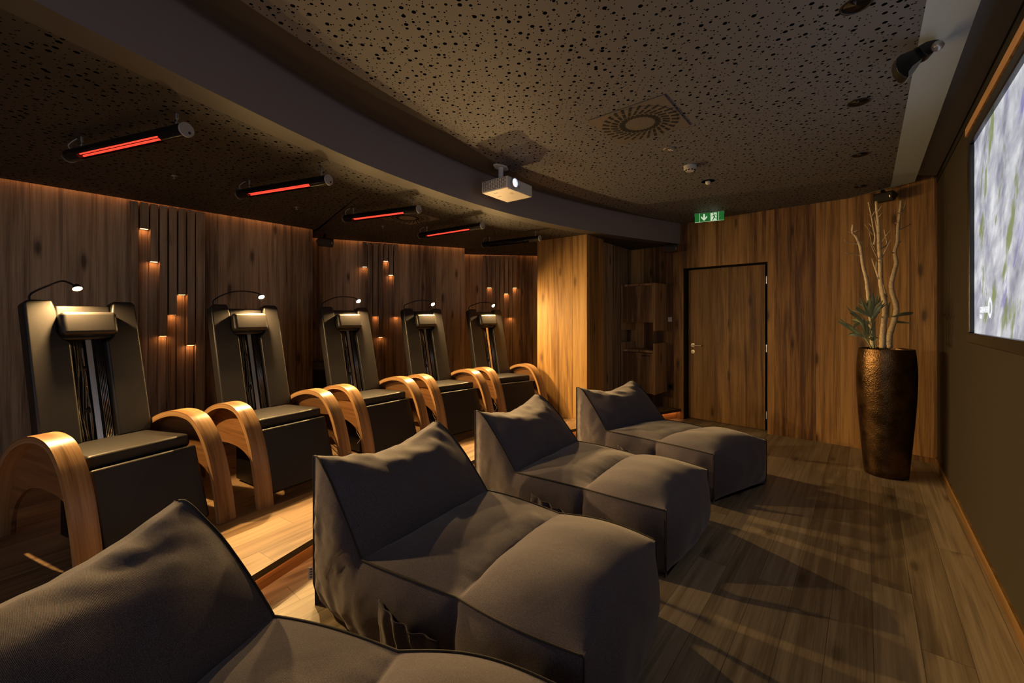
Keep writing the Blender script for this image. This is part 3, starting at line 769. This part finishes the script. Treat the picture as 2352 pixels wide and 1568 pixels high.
# ------------------------------------------------------------------ infrared heaters
HE = [((428,298),(160,358)), ((755,413),(551,446)), ((962,480),(793,502)), ((1108,518),(965,541)), ((1240,547),(1110,562))]
HLAB = ['black tube heater with a red glow, nearest of the five under the dark ceiling',
        'black tube heater with a red glow, second from the left under the dark ceiling',
        'black tube heater with a red glow, middle one of the five, by the round vent',
        'black tube heater with a thin red glow, fourth from the left under the dark ceiling',
        'black unlit tube heater, farthest of the five, close to the oak pillar']
def make_heater(A, B, lit, label):
    A, B = A, B; d = (B-A); L = d.length; x = d.normalized()
    y = Vector((0,0,1)).cross(x).normalized()
    R = Matrix(((x.x, y.x, 0, A.x), (x.y, y.y, 0, A.y), (0, 0, 1, A.z), (0,0,0,1)))
    r = empty('infrared_heater', A); r.matrix_world = R
    tag(r, label, 'heater', 'tube heaters hanging over the chairs')
    rad = .034
    # slot opens down and to the camera side
    cen = math.radians(-90+24)
    def arc(a0, a1, rr, n): return [(rr*math.cos(a0+(a1-a0)*i/n), rr*math.sin(a0+(a1-a0)*i/n)) for i in range(n+1)]
    mb = MB(); half = math.radians(36)
    outer_ = arc(cen+half, cen+2*math.pi-half, rad, 26); inner_ = arc(cen+half, cen+2*math.pi-half, rad-.004, 26)
    xa, xb = L*.17, L*.87
    k = len(outer_)
    vs = [(xx, p[0], p[1]) for xx in (xa, xb) for p in outer_+inner_]
    fs = [(i, i+1, 2*k+i+1, 2*k+i) for i in range(k-1)]+[(k+i, 3*k+i, 3*k+i+1, k+i+1) for i in range(k-1)]
    fs += [(0, 2*k, 3*k, k), (k-1, 2*k-1, 4*k-1, 3*k-1)]
    mb.add(vs, fs)
    mb.tube([(0,0,0),(xa,0,0)], rad, 28); mb.tube([(xb,0,0),(L,0,0)], rad, 28)
    mb.build('housing', plain('heater_black', (.008,.008,.009), .22, 0) if 'heater_black' not in bpy.data.materials else bpy.data.materials['heater_black'], r, smooth=True, angle=.7)
    for s_ in (-.0085, .0085):
        g = MB(); cy, cz = math.cos(cen)*.014, math.sin(cen)*.014
        g.tube([(xa+.004, cy-math.sin(cen)*s_, cz+math.cos(cen)*s_), (xb-.004, cy-math.sin(cen)*s_, cz+math.cos(cen)*s_)], .0055, 10)
        g.build('heating_tube', REDTUBE if lit else BLACKM, r, smooth=True)
    e = MB(); e.lathe([(0,-.004),(rad+.001,-.004),(rad+.001,.004),(0,.004)], 28, Matrix.Rotation(math.pi/2, 4, 'Y')); e.lathe([(0,-.006),(.006,-.006),(.006,-.003)], 10, Matrix.Translation((0,-.012,-.012)) @ Matrix.Rotation(math.pi/2, 4, 'Y'), 1)
    e.build('end_cap', [GREYPL, BLACKPL], r, smooth=True, angle=.6)
    e = MB(); e.lathe([(rad-.001,-.006),(rad+.003,-.006),(rad+.003,.006),(rad-.001,.006)], 28, Matrix.Translation((L,0,0)) @ Matrix.Rotation(math.pi/2, 4, 'Y')); e.build('end_ring', STEEL, r, smooth=True, angle=.6)
    top = HL-A.z
    for xx in (L*.07, L*.88):
        w = MB(); w.tube([(xx,0,rad-.002),(xx,0,rad+.014)], .008, 10); w.tube([(xx,0,rad+.012),(xx,0,top)], .0025, 6); w.tube([(xx,0,top-.026),(xx,0,top)], .008, 10)
        w.build('ceiling_mount', STEEL, r, smooth=True, angle=.7)
    w = MB(); w.tube(catmull([Vector(p) for p in [(L*.985,0,rad-.004),(L*.99,.01,rad+.02),(L*.975,0,top-.012),(L*.93,0,top-.002)]], 6), .003, 6); w.build('power_cable', GREYPL, r, smooth=True)
for k, (a, b) in enumerate(HE):
    make_heater(at(a[0], a[1], 2.33), at(b[0], b[1], 2.33), k < 4, HLAB[k])

# ------------------------------------------------------------------ projector
PA, PB_, PL = at(1166,430,2.475), at(1223,453,2.475), at(1114,447,2.475)
px = (PB_-PA).normalized(); pz = Vector((0,0,1)); py = pz.cross(px)            # px along the front, py to the back
pr = empty('projector', PA+Vector((0,0,0))); Wp, Dp = .355, .285
pr.matrix_world = Matrix(((px.x, py.x, 0, PA.x), (px.y, py.y, 0, PA.y), (0,0,1,PA.z), (0,0,0,1)))
tag(pr, 'white projector hanging from the ceiling edge, lens lit', 'projector')
m = MB(); m.box(0, Wp, 0, Dp, 0, .10); m.build('body', WHITEPL, pr, bevel=.008)
g = MB()
for i in range(13):
    for j in range(7):
        yy_, zz_ = .022+i*.0195, .014+j*.0118
        g.box(-.0012, .002, yy_, yy_+.011, zz_, zz_+.006)
g.build('vent_grille', plain('grille_dark', (.10,.07,.05), .7), pr)
m = MB(); Ml = Matrix.Translation((.075, 0, .052)) @ Matrix.Rotation(math.pi/2, 4, 'X')
m.lathe([(.040,-.01),(.042,.022),(.036,.024),(.030,.006),(.030,-.01)], 28, Ml); m.build('lens_ring', GREYPL, pr, smooth=True, angle=.6)
m = MB(); m.lathe([(.030,.004),(.018,.010),(0,.012)], 24, Ml); m.build('lens', emit('lens_glow', (.75,.85,1), 3.0), pr, smooth=True)
m = MB(); m.box(.155,.159,-.001,.01,.025,.055); m.box(.06,.07,.16,.20,-.001,.004); m.box(.16,.17,.20,.24,-.001,.004); m.build('slot', BLACKPL, pr)
m = MB(); m.box(.13,.165,.06,.085,-.0008,.004); m.build('warning_sticker', plain('sticker', (.55,.42,.03), .5), pr)
m = MB(); m.box(.03,.12,-.004,.02,-.006,.002); m.build('focus_tab', WHITEPL, pr, bevel=.002)
m = MB(); zt = HC-PA.z; cx_, cy_ = .085, .14
m.tube([(cx_,cy_,.10),(cx_,cy_,zt-.008)], .022, 18); m.box(cx_-.06, cx_+.06, cy_-.05, cy_+.05, .10, .112)
m.prism([(cx_-.085,cy_-.015),(cx_-.02,cy_-.05),(cx_+.02,cy_-.05),(cx_+.085,cy_-.015),(cx_+.085,cy_+.015),(cx_+.02,cy_+.05),(cx_-.02,cy_+.05),(cx_-.085,cy_+.015)], zt-.012, zt)
m.build('ceiling_mount', WHITEPL, pr, bevel=.003)

# ------------------------------------------------------------------ exit sign
e0, e1 = at(1596,492,2.69), at(1663,484.5,2.69)
ex = (e1-e0); We = ex.length; ex.normalize(); eo = Vector((0,0,1)).cross(ex)
if eo.y > 0: eo = -eo
sg_ = empty('exit_sign', e0); sg_.matrix_world = Matrix(((ex.x, eo.x, 0, e0.x), (ex.y, eo.y, 0, e0.y), (0,0,1,e0.z), (0,0,0,1)))
tag(sg_, 'green emergency exit sign with arrow and running figure above the door', 'exit sign')
GREEN = emit('exit_green', (.015,.17,.03), .3, (.01,.10,.02)); EWH = emit('exit_white', (.62,.78,.55), .4, (.3,.35,.28))
hgt = .108
m = MB(); m.box(0, We, -.004, .004, -hgt, 0); m.build('green_panel', GREEN, sg_)
m = MB(); m.box(-.004, We+.004, -.012, .012, 0, .010); m.build('housing_rail', STEEL, sg_, bevel=.002)
m = MB()
for xx in (-.003, We+.003): m.tube([(xx,0,-.03),(xx,0,.008)], .004, 8)
m.build('edge_clip', STEEL, sg_, smooth=True)
def fl(mb, pts, y=.0055): 
    n_ = len(pts); mb.add([(a, y, b) for a, b in pts], [tuple(range(n_))])
m = MB(); w_ = We
for a, b in ((.165,.176),(.815,.826)): fl(m, [(w_*a,-hgt),(w_*b,-hgt),(w_*b,0),(w_*a,0)])
fl(m, [(0,-hgt),(w_,-hgt),(w_,-hgt+.003),(0,-hgt+.003)])
m.build('divider_line', EWH, sg_)
m = MB(); ax_ = .325*w_
fl(m, [(ax_-.010,-.012),(ax_-.010,-.050),(ax_+.010,-.050),(ax_+.010,-.012)]); fl(m, [(ax_-.034,-.034),(ax_-.034,-.056),(ax_,-.094),(ax_,-.070)]); fl(m, [(ax_+.034,-.034),(ax_,-.070),(ax_,-.094),(ax_+.034,-.056)])
fl(m, [(ax_-.010,-.05),(ax_,-.094),(ax_+.010,-.05)])
m.build('arrow', EWH, sg_)
m = MB(); fl(m, [(.545*w_,-.102),(.755*w_,-.102),(.755*w_,-.008),(.545*w_,-.008)]); m.build('doorway_symbol', EWH, sg_)
m = MB(); rx = .66*w_
m.add([(rx-.006+.008*math.cos(a), .0062, -.020+.008*math.sin(a)) for a in [2*math.pi*k/14 for k in range(14)]], [tuple(range(14))])
def limb(pts, wd):
    for (a, b), (c, d) in zip(pts, pts[1:]):
        v = Vector((c-a, d-b)); q = Vector((-v.y, v.x)).normalized()*wd
        fl(m, [(a+q.x,b+q.y),(c+q.x,d+q.y),(c-q.x,d-q.y),(a-q.x,b-q.y)], .0064)
limb([(rx-.002,-.032),(rx+.008,-.060)], .008); limb([(rx+.006,-.058),(rx+.016,-.076),(rx+.036,-.076)], .0045); limb([(rx+.004,-.058),(rx-.004,-.078),(rx-.014,-.098)], .0048)
limb([(rx,-.034),(rx-.012,-.044),(rx-.026,-.046)], .0035); limb([(rx+.002,-.034),(rx+.018,-.032),(rx+.024,-.046)], .0035)
m.build('running_figure', GREEN, sg_)

# ------------------------------------------------------------------ ceiling fittings
def vent(c, ang, size, z, label):
    r = empty('ceiling_vent', (c.x, c.y, z), ang); tag(r, label, 'air vent')
    s = size/2
    m = MB(); m.box(-s, s, -s, s, -.006, .0); m.build('plate', VENTM, r, bevel=.002)
    m = MB(); m.lathe([(s*.93,-.008),(s*.93,-.006)], 48); m.build('disc', VENTM, r, smooth=True, angle=.5)
    NS = 28
    for k in range(NS):
        a = 2*math.pi*k/NS; m = MB(); Mx = Matrix.Rotation(a, 4, 'Z') @ Matrix.Translation((s*.66, 0, 0)) @ Matrix.Rotation(math.radians(28), 4, 'Z')
        for q in (-.062, 0, .062):
            m.box((q-.024)*size/.5, (q+.024)*size/.5, -.008, .008, -.0095, -.008, Mx)
        m.build('slot', HOLE, r)
    m = MB(); m.lathe([(0,-.011),(.004,-.011),(.004,-.008)], 10); m.build('screw', STEEL, r)
vc = [at(1350.6,276,HC), at(1526,216,HC), at(1584.6,287.4,HC), at(1426.5,332,HC)]
cc = (vc[0]+vc[1]+vc[2]+vc[3])/4; vd = vc[1]-vc[0]
vent(cc, math.atan2(vd.y, vd.x), .498, HC, 'square vent with a ring of radial slots in the upper perforated ceiling')
c2 = at(936,499,HL); vent(c2, math.radians(-36), .46, HL, 'round slotted vent in the lower dark ceiling behind the middle heater')
DL = [((1966,12),'nearest the top edge of the photo'), ((1972,235),'below the wall speaker'), ((1976,355),'third from the camera'), ((1977,428),'farthest, near the wooden wall')]
for (p, t) in DL:
    c = at(p[0], p[1], HC); r = empty('recessed_downlight', (c.x, c.y, HC)); tag(r, 'unlit black downlight in the row beside the screen, '+t, 'downlight', 'downlights along the screen side')
    m = MB(); m.lathe([(.055,-.0),(.055,-.003),(.050,-.0035),(.047,-.001)], 32); m.build('rim', BLACKPL, r, smooth=True, angle=.6)
    m = MB(); m.lathe([(.048,-.0015),(.030,-.0012),(0,-.001)], 32); m.build('reflector', plain('dark_reflector', (.25,.23,.2), .18, 1) if 'dark_reflector' not in bpy.data.materials else bpy.data.materials['dark_reflector'], r, smooth=True)
c = at(1537,342,HC); r = empty('ceiling_sensor', (c.x, c.y, HC)); tag(r, 'flat round sensor disc with small pale dots beyond the square vent', 'sensor')
m = MB(); m.lathe([(0,-.007),(.040,-.007),(.044,0)], 28); m.build('disc', VENTM, r, smooth=True, angle=.5)
m = MB()
for dx, dy in ((-.008,-.006),(.008,-.008),(.006,.006),(.026,.004)): m.lathe([(0,-.010),(.006,-.010),(.006,-.006)], 8, Matrix.Translation((dx,dy,0)))
m.build('indicator', WHITEPL, r)
c = at(1585,381,HC); r = empty('smoke_detector', (c.x, c.y, HC)); tag(r, 'grey round smoke detector on the ceiling between vent and exit sign', 'smoke detector')
m = MB(); m.lathe([(0,-.046),(.030,-.046),(.040,-.040),(.050,-.03),(.052,0)], 32); m.build('housing', GREYPL, r, smooth=True, angle=.5)
m = MB()
for k in range(10):
    a = 2*math.pi*k/10; m.box(-.006,.006,-.003,.003,-.045,-.036, Matrix.Rotation(a,4,'Z') @ Matrix.Translation((0,.042,0)))
m.build('smoke_slot', BLACKPL, r)
c = at(1626,416,HC); r = empty('motion_sensor', (c.x, c.y, HC)); tag(r, 'small white ball sensor set in a black ceiling hole above the exit sign', 'sensor')
m = MB(); m.lathe([(.058,-.002),(0,-.002)], 28); m.build('recess', HOLE, r)
m = MB(); m.lathe([(0,-.034),(.014,-.030),(.022,-.018),(.022,0)], 20); m.build('ball_lens', WHITEPL, r, smooth=True)
for (p, t) in (((400,403),'left of the first dark rectangle'), ((681,475),'between the second and third heater'), ((879,519),'near the middle heater')):
    c = at(p[0], p[1], HL); r = empty('ceiling_sprinkler', (c.x, c.y, HL-.0005)); tag(r, 'tiny pale sprinkler on the low dark ceiling, '+(('nearest, beyond the first heater') if p[0] == 400 else t), 'sprinkler', 'sprinklers on the low ceiling')
    m = MB(); m.lathe([(.018,0),(.018,-.003),(.006,-.006),(.006,-.02),(.012,-.022),(0,-.024)], 16); m.build('head', STEEL, r, smooth=True, angle=.6)

def speaker(pos, target, label, s=1.0, z=None):
    r = empty('wall_speaker', pos); tag(r, label, 'speaker')
    d = (Vector(target)-Vector(pos)); d.normalize(); q = d.to_track_quat('X', 'Z') @ Matrix.Rotation(math.pi/2, 3, 'X').to_quaternion(); r.rotation_euler = q.to_euler()
    # wedge shaped cabinet: rounded front, two side faces meeting at the back
    poly = [(-.075,0)]+[(.03+.035*math.cos(a), .062*math.sin(a)) for a in [math.radians(x) for x in range(-80, 81, 16)]]
    m = MB(); m.prism([(a*s, b*s) for a, b in poly], -.095*s, .095*s); m.build('cabinet', plain('speaker_black', (.012,.011,.011), .32) if 'speaker_black' not in bpy.data.materials else bpy.data.materials['speaker_black'], r, bevel=.006*s)
    m = MB(); m.prism([(a*s+.004*s, b*s*.93) for a, b in poly[1:]], -.088*s, .088*s); m.build('grille', plain('speaker_grille', (.03,.028,.026), .6, bump=1, bscale=700) if 'speaker_grille' not in bpy.data.materials else bpy.data.materials['speaker_grille'], r)
    m = MB(); m.box(.069*s,.0705*s,-.012*s,.012*s,-.072*s,-.066*s); m.build('badge', STEEL, r)
    return r
def bracket(r, pos, anchor):
    m = MB(); a = r.matrix_basis.inverted() @ Vector(anchor); m.tube([(-.05,0,0), a], .014, 10); m.lathe([(0,-.004),(.03,-.004),(.03,.004),(0,.004)], 16, Matrix.Translation(a)); m.build('bracket', BLACKM, r, smooth=True, angle=.6)
# near speaker at the top right hangs from the smooth strip
sp = empty('ceiling_speaker', atY(2082,148,1.94)); tag(sp, 'large black angled speaker hanging from the ceiling at the top right', 'speaker')
SPY = 1.94
p0 = atY(2080,150,SPY); p1 = at(2130,110,HC)
u_ = (atY(2140,110,SPY+.02)-atY(2075,160,SPY)); 
def spk_local(pts, th, name, mat, off=0.0):
    # solid from an outline traced in the vertical plane facing the camera-left, thickness th going away
    dirn = Vector((.45,.9,0)).normalized(); m = MB(); P3 = [atY(u, v, SPY)+dirn*off - sp.location for u, v in pts]; n_ = len(P3)
    m.add(P3+[p+dirn*th for p in P3], [tuple(range(n_)), tuple(range(2*n_-1, n_-1, -1))]+[(i, n_+i, n_+(i+1) % n_, (i+1) % n_) for i in range(n_)])
    o = m.build(name, mat, sp, bevel=.004, angle=9); return o
SPB = plain('speaker_black', (.012,.011,.011), .28)
spk_local([(2054,142),(2062,134),(2086,124),(2108,116),(2119,128),(2112,142),(2088,160),(2080,172),(2078,186),(2068,183),(2056,170),(2052,156)], .06, 'cabinet', SPB, -.03)
spk_local([(2080,186),(2080,172),(2089,159),(2113,141),(2108,152),(2096,170),(2086,183)], .056, 'side_panel', plain('speaker_satin', (.20,.20,.20), .25), -.033)
spk_local([(2100,118),(2118,108),(2138,103),(2148,103),(2148,108),(2141,124),(2132,134),(2122,140),(2112,134)], .06, 'bracket', SPB, -.045)
m = MB(); bp_ = atY(2133,128,SPY)-sp.location; bmv = []
m.lathe([(0,-.023),(.010,-.020),(.018,-.013),(.023,0),(.018,.013),(.010,.020),(0,.023)], 18, Matrix.Translation(bp_+Vector((-.03,-.07,0)))); m.build('ball_joint', plain('ball_satin', (.45,.45,.46), .3, .6), sp, smooth=True)
pc = at(2130,104,HC); m = MB(); m.tube([bp_+Vector((.0,.05,.0)), Vector((bp_.x+.0, bp_.y+.05, HC-sp.location.z))], .018, 12); m.build('ceiling_stem', BLACKM, sp, smooth=True, angle=.6)
b = atY(2034,452,4.15); r = speaker(b, (0,2.5,1.6), 'black speaker under the ceiling above the pale branches', .85); bracket(r, b, (b.x+.02, b.y+.06, HC))
b = atY(746,556,5.0); r = speaker(b, (0,2.5,1.6), 'small black speaker under the low ceiling where the left wall steps back', .9); bracket(r, b, (b.x-.02, b.y+.05, HL))
b = atY(1541,570,5.62); r = speaker(b, (1,2.5,1.4), 'small black speaker in the alcove corner left of the door', .9); bracket(r, b, (b.x, b.y+.05, HL))
# dark subwoofer in the wall step
r = empty('subwoofer', (0,0,0)); tag(r, 'black rounded floor speaker in the wall step behind the second chair', 'speaker')
ps = Vector((-2.30, 5.10)); r.location = (ps.x, ps.y, ZP); r.rotation_euler = (0,0,math.radians(24))
m = MB(); w_ = .17
prof = [(-w_,0),(w_,0),(w_,.66)]+[(w_-.05+.05*math.cos(a), .66+.07*math.sin(a)) for a in (.5,1.0,1.57)]+[(-w_+.05-.05*math.cos(a), .66+.07*math.sin(a)) for a in (1.57,1.0,.5)]+[(-w_,.66)]
m.prism(prof, -.12, .12, Matrix(((1,0,0,0),(0,0,-1,0),(0,1,0,0),(0,0,0,1)))); m.build('cabinet', BLACKPL, r, bevel=.01, angle=9)
m = MB(); m.box(-.14,.14,-.127,-.12,.06,.64); m.build('grille', plain('sub_grille', (.006,.006,.006), .9), r)

# ------------------------------------------------------------------ cabinets in the alcove
def cab_matrix(x, y=0): 
    p = W0+WT*x+WO*y; return Matrix(((WT.x, WO.x, 0, p.x), (WT.y, WO.y, 0, p.y), (0,0,1,0), (0,0,0,1)))
X0, X1, DP = -.714, -.20, .385
r = empty('wall_cabinet', (0,0,0)); r.matrix_world = cab_matrix(X0) @ Matrix.Translation((0,0,1.222)); tag(r, 'upper oak wall cabinet in the dark alcove left of the door', 'cabinet', 'oak cabinets in the alcove')
WC = X1-X0
m = MB(); t = .028
m.box(0, t, 0, DP, 0, .652); m.box(WC-t, WC, 0, DP, 0, .652); m.box(t, WC-t, 0, DP, .624, .652); m.box(t, WC-t, 0, DP-.03, .115, .135); m.build('body', W_CAB, r)
m = MB(); m.box(t+.002, WC-t-.002, DP-.028, DP-.008, .117, .622); m.build('door', wood('oak_cabdoor', (.62,.42,.22), (.40,.25,.12), (.13,.07,.03), pw=.22, knots=1, tone=.8, seed=17.7), r)
r = empty('wall_cabinet.001', (0,0,0)); r.matrix_world = cab_matrix(X0) @ Matrix.Translation((0,0,.358)); tag(r, 'lower oak cabinet with open shelf top in the dark alcove, behind the farthest lounger', 'cabinet', 'oak cabinets in the alcove')
m = MB(); m.box(0, t, 0, DP, 0, .692); m.box(WC-t, WC, 0, DP, 0, .692); m.box(t, WC-t, 0, DP-.03, 0, .02); m.build('body', W_CAB, r)
m = MB(); m.box(t, WC-t, 0, DP-.004, .565, .595); m.build('counter_top', W_CAB, r)
m = MB(); m.box(t+.002, WC-t-.002, DP-.028, DP-.008, .004, .556); dr = m.build('door', bpy.data.materials['oak_cabdoor'], r)
m = MB(); m.box(WC-t-.17, WC-t-.05, DP-.0085, DP-.005, .512, .528); m.build('finger_slot', BLACKPL, dr)
def onwall(name, u, v0, v1, w, mat, label, cat):
    tt = hit(W0-WT*3, W0, u)-3; p = W0+WT*tt; zc_ = CAMZ+(HY-(v0+v1)/2)/F*p.y; hh = (v1-v0)/F*p.y
    r = empty(name, (0,0,0)); r.matrix_world = cab_matrix(tt) @ Matrix.Translation((0,0,zc_)); tag(r, label, cat)
    m = MB(); m.box(-w/2, w/2, 0, .009, -hh/2, hh/2); m.build('plate', mat, r, bevel=.002); return r, hh
r, hh = onwall('light_switch', 1539.5, 728, 738.5, .055, WHITEPL, 'small white light switch on the wood between cabinet and door', 'switch')
m = MB(); m.box(-.019,.019,.009,.012,-.024,.024); m.build('rocker', WHITEPL, r)
r, hh = onwall('power_socket', 1540.5, 881, 895, .08, BLACKPL, 'black power socket low on the wood between cabinet and door', 'socket')
m = MB(); m.lathe([(.022,0),(.022,.003),(.018,.003),(.018,.001),(0,.001)], 18, Matrix.Translation((0,.008,0)) @ Matrix.Rotation(-math.pi/2, 4, 'X')); m.build('socket_face', HOLE, r)

# ------------------------------------------------------------------ potted branches
PC = Vector((3.36, 3.72, 0)); r = empty('potted_plant', PC); tag(r, 'tall bronze pot with pale bare branches and green leaves in the right corner', 'potted plant')
prof = [(0,0),(.148,0),(.153,.01),(.168,.20),(.188,.45),(.203,.70),(.208,.88),(.204,1.0),(.196,1.09),(.192,1.125),(.184,1.128),(.180,1.10),(.180,1.06)]
pp = catmull([Vector(p) for p in prof[2:10]], 6); m = MB(); m.lathe(prof[:2]+[tuple(p) for p in pp]+prof[10:], 64); m.build('pot', BRONZE, r, smooth=True, angle=.7)
m = MB(); m.lathe([(.181,1.085),(.1,1.10),(0,1.10)], 32); m.build('soil', SOIL, r, smooth=True)
def zp(x, y): return (1900+x/4.125, 440+y/4.125)
def path(pts, y0, y1):
    k = len(pts); return [atY(*zp(*p), y0+(y1-y0)*i/(k-1))-PC for i, p in enumerate(pts)]
BR = [([(527,1480),(526,1400),(530,1330),(545,1180),(545,1050),(522,950),(505,820),(505,680),(495,550),(490,420),(485,280),(470,180),(465,90)], .026, .010, 3.70, 3.72),
      ([(585,1480),(588,1400),(597,1340),(640,1200),(655,1090),(615,950),(610,860),(640,740),(655,670),(640,570),(665,480),(670,350),(685,220),(700,85)], .025, .010, 3.78, 3.80),
      ([(432,1480),(425,1350),(415,1200),(402,1080),(385,930),(370,820),(340,700),(325,600),(310,510),(270,420),(240,385),(243,310)], .020, .008, 3.66, 3.60)]
TW = [[([(445,500),(455,430),(435,330),(420,240),(390,98)],.010), ([(480,640),(440,560),(405,480)],.006), ([(490,830),(455,730),(422,630)],.009), ([(470,660),(465,740),(485,800)],.007), ([(495,550),(540,520),(565,490),(540,358)],.009), ([(520,620),(560,540),(605,452)],.007), ([(510,490),(550,430),(605,358)],.006), ([(485,400),(465,320),(453,240)],.008),
       ([(490,240),(520,200)],.005), ([(480,190),(515,135)],.004), ([(420,240),(390,212)],.004), ([(430,410),(400,370),(355,310)],.005), ([(425,235),(455,180)],.005), ([(420,330),(395,298)],.005), ([(460,560),(420,480),(400,390)],.005), ([(565,1000),(545,930),(530,880)],.008)],
      [([(700,210),(730,150),(748,78)],.007), ([(690,358),(740,335),(792,305)],.006), ([(670,490),(700,470)],.006), ([(625,580),(595,570)],.006), ([(660,295),(640,297)],.004), ([(680,205),(662,192)],.004), ([(685,350),(692,270)],.006)],
      [([(310,605),(240,590),(172,578)],.006), ([(300,500),(230,485),(162,460)],.006), ([(240,390),(195,378)],.005), ([(250,385),(300,360)],.005), ([(310,505),(340,460)],.005), ([(240,400),(200,408)],.003), ([(385,830),(398,818)],.006), ([(265,380),(315,372)],.003)]]
for (pts, r0, r1, y0, y1), tw in zip(BR, TW):
    P = path(pts, y0, y1); k = len(P); Pc = catmull(P, 4); m = MB(); kk = len(Pc)
    m.tube(Pc, [(r0+(r1-r0)*i/(kk-1))*(1+.08*math.sin(i*2.3)) for i in range(kk)], 12); br = m.build('branch', BARK, r, smooth=True)
    for tp, rr in tw:
        T = path(tp, y0+.0, y0-.06 if random.random() < .5 else y0+.07); T[0] = atY(*zp(*tp[0]), (y0+y1)/2)-PC
        Tc = catmull(T, 3) if len(T) > 2 else T; m = MB(); m.tube(Tc, [rr*.9+(rr*.45-rr*.9)*i/(len(Tc)-1) for i in range(len(Tc))], 7); m.build('twig', BARK, br, smooth=True)
m = MB(); rr_ = random.Random(11)
def leaf(a, b, w, bend=0.0):
    a, b = Vector(a), Vector(b); d = b-a; L = d.length; side = d.cross(Vector((rr_.uniform(-.5,.5), -1, rr_.uniform(-.3,.3)))).normalized(); nn = d.cross(side).normalized(); K = 7; vs = []
    for i in range(K+1):
        t = i/K; c = a+d*t+nn*math.sin(math.pi*t)*L*.12*bend+Vector((0,0,-.25*L*t*t*.4)); ww = w*math.sin(math.pi*min(1, t*.92+.06))**.8
        vs += [c-side*ww+nn*ww*.35, c, c+side*ww+nn*ww*.35]
    m.add(vs, [(3*i+q, 3*i+q+1, 3*i+q+4, 3*i+q+3) for i in range(K) for q in (0, 1)])
LV = [((350,1385),(92,1190)),((355,1390),(175,1215)),((345,1370),(200,1345)),((390,1400),(330,1150)),((340,1220),(205,1095)),((340,1230),(240,1120)),((345,1240),(235,1200)),((370,1360),(345,1180)),
      ((410,1190),(330,980)),((415,1180),(265,1060)),((415,1190),(270,1080)),((420,1180),(430,925)),((430,1180),(485,950)),((430,1190),(530,1010)),((425,1200),(520,1060)),((420,1190),(395,960)),((415,1200),(310,975)),((425,1190),(460,990)),
      ((420,1200),(350,1020)),((430,1200),(505,1120)),((435,1210),(545,1030)),((450,1380),(395,1390)),((395,1360),(450,1230)),((450,1400),(405,1390)),((455,1395),(485,1390)),((430,1380),(370,1240)),((600,1180),(820,1122)),((600,1230),(815,1225)),
      ((590,1200),(600,1020)),((420,1210),(365,1260)),((425,1210),(300,1250)),((350,1230),(250,1290)),((440,1200),(470,1060)),((350,1240),(350,1350)),((430,1190),(380,1010)),((400,1250),(280,1180))]
for a, b in LV:
    y0 = 3.62+rr_.uniform(-.06,.06) if a[0] < 560 else 3.84
    leaf(atY(*zp(*a), y0)-PC, atY(*zp(*b), y0+rr_.uniform(-.10,.06))-PC, rr_.uniform(.010,.016), rr_.uniform(-1,1))
for a, b in LV[:27]:
    ja = (a[0]+rr_.uniform(-14,14), a[1]+rr_.uniform(-30,30)); jb = (b[0]+rr_.uniform(-45,45), b[1]+rr_.uniform(-50,40))
    y0 = 3.64+rr_.uniform(-.08,.08); leaf(atY(*zp(*ja), y0)-PC, atY(*zp(*jb), y0+rr_.uniform(-.12,.10))-PC, rr_.uniform(.007,.012), rr_.uniform(-1.5,1.5))
def stem(p, y): m.tube(catmull(path(p, y, y), 4), .006, 6)
stem([(440,1480),(425,1330),(415,1190)], 3.62); stem([(420,1480),(370,1400),(345,1370)], 3.60); stem([(460,1480),(452,1380),(445,1230)], 3.64)
m.build('foliage', LEAF, r, smooth=True)
bpy.context.view_layer.update()
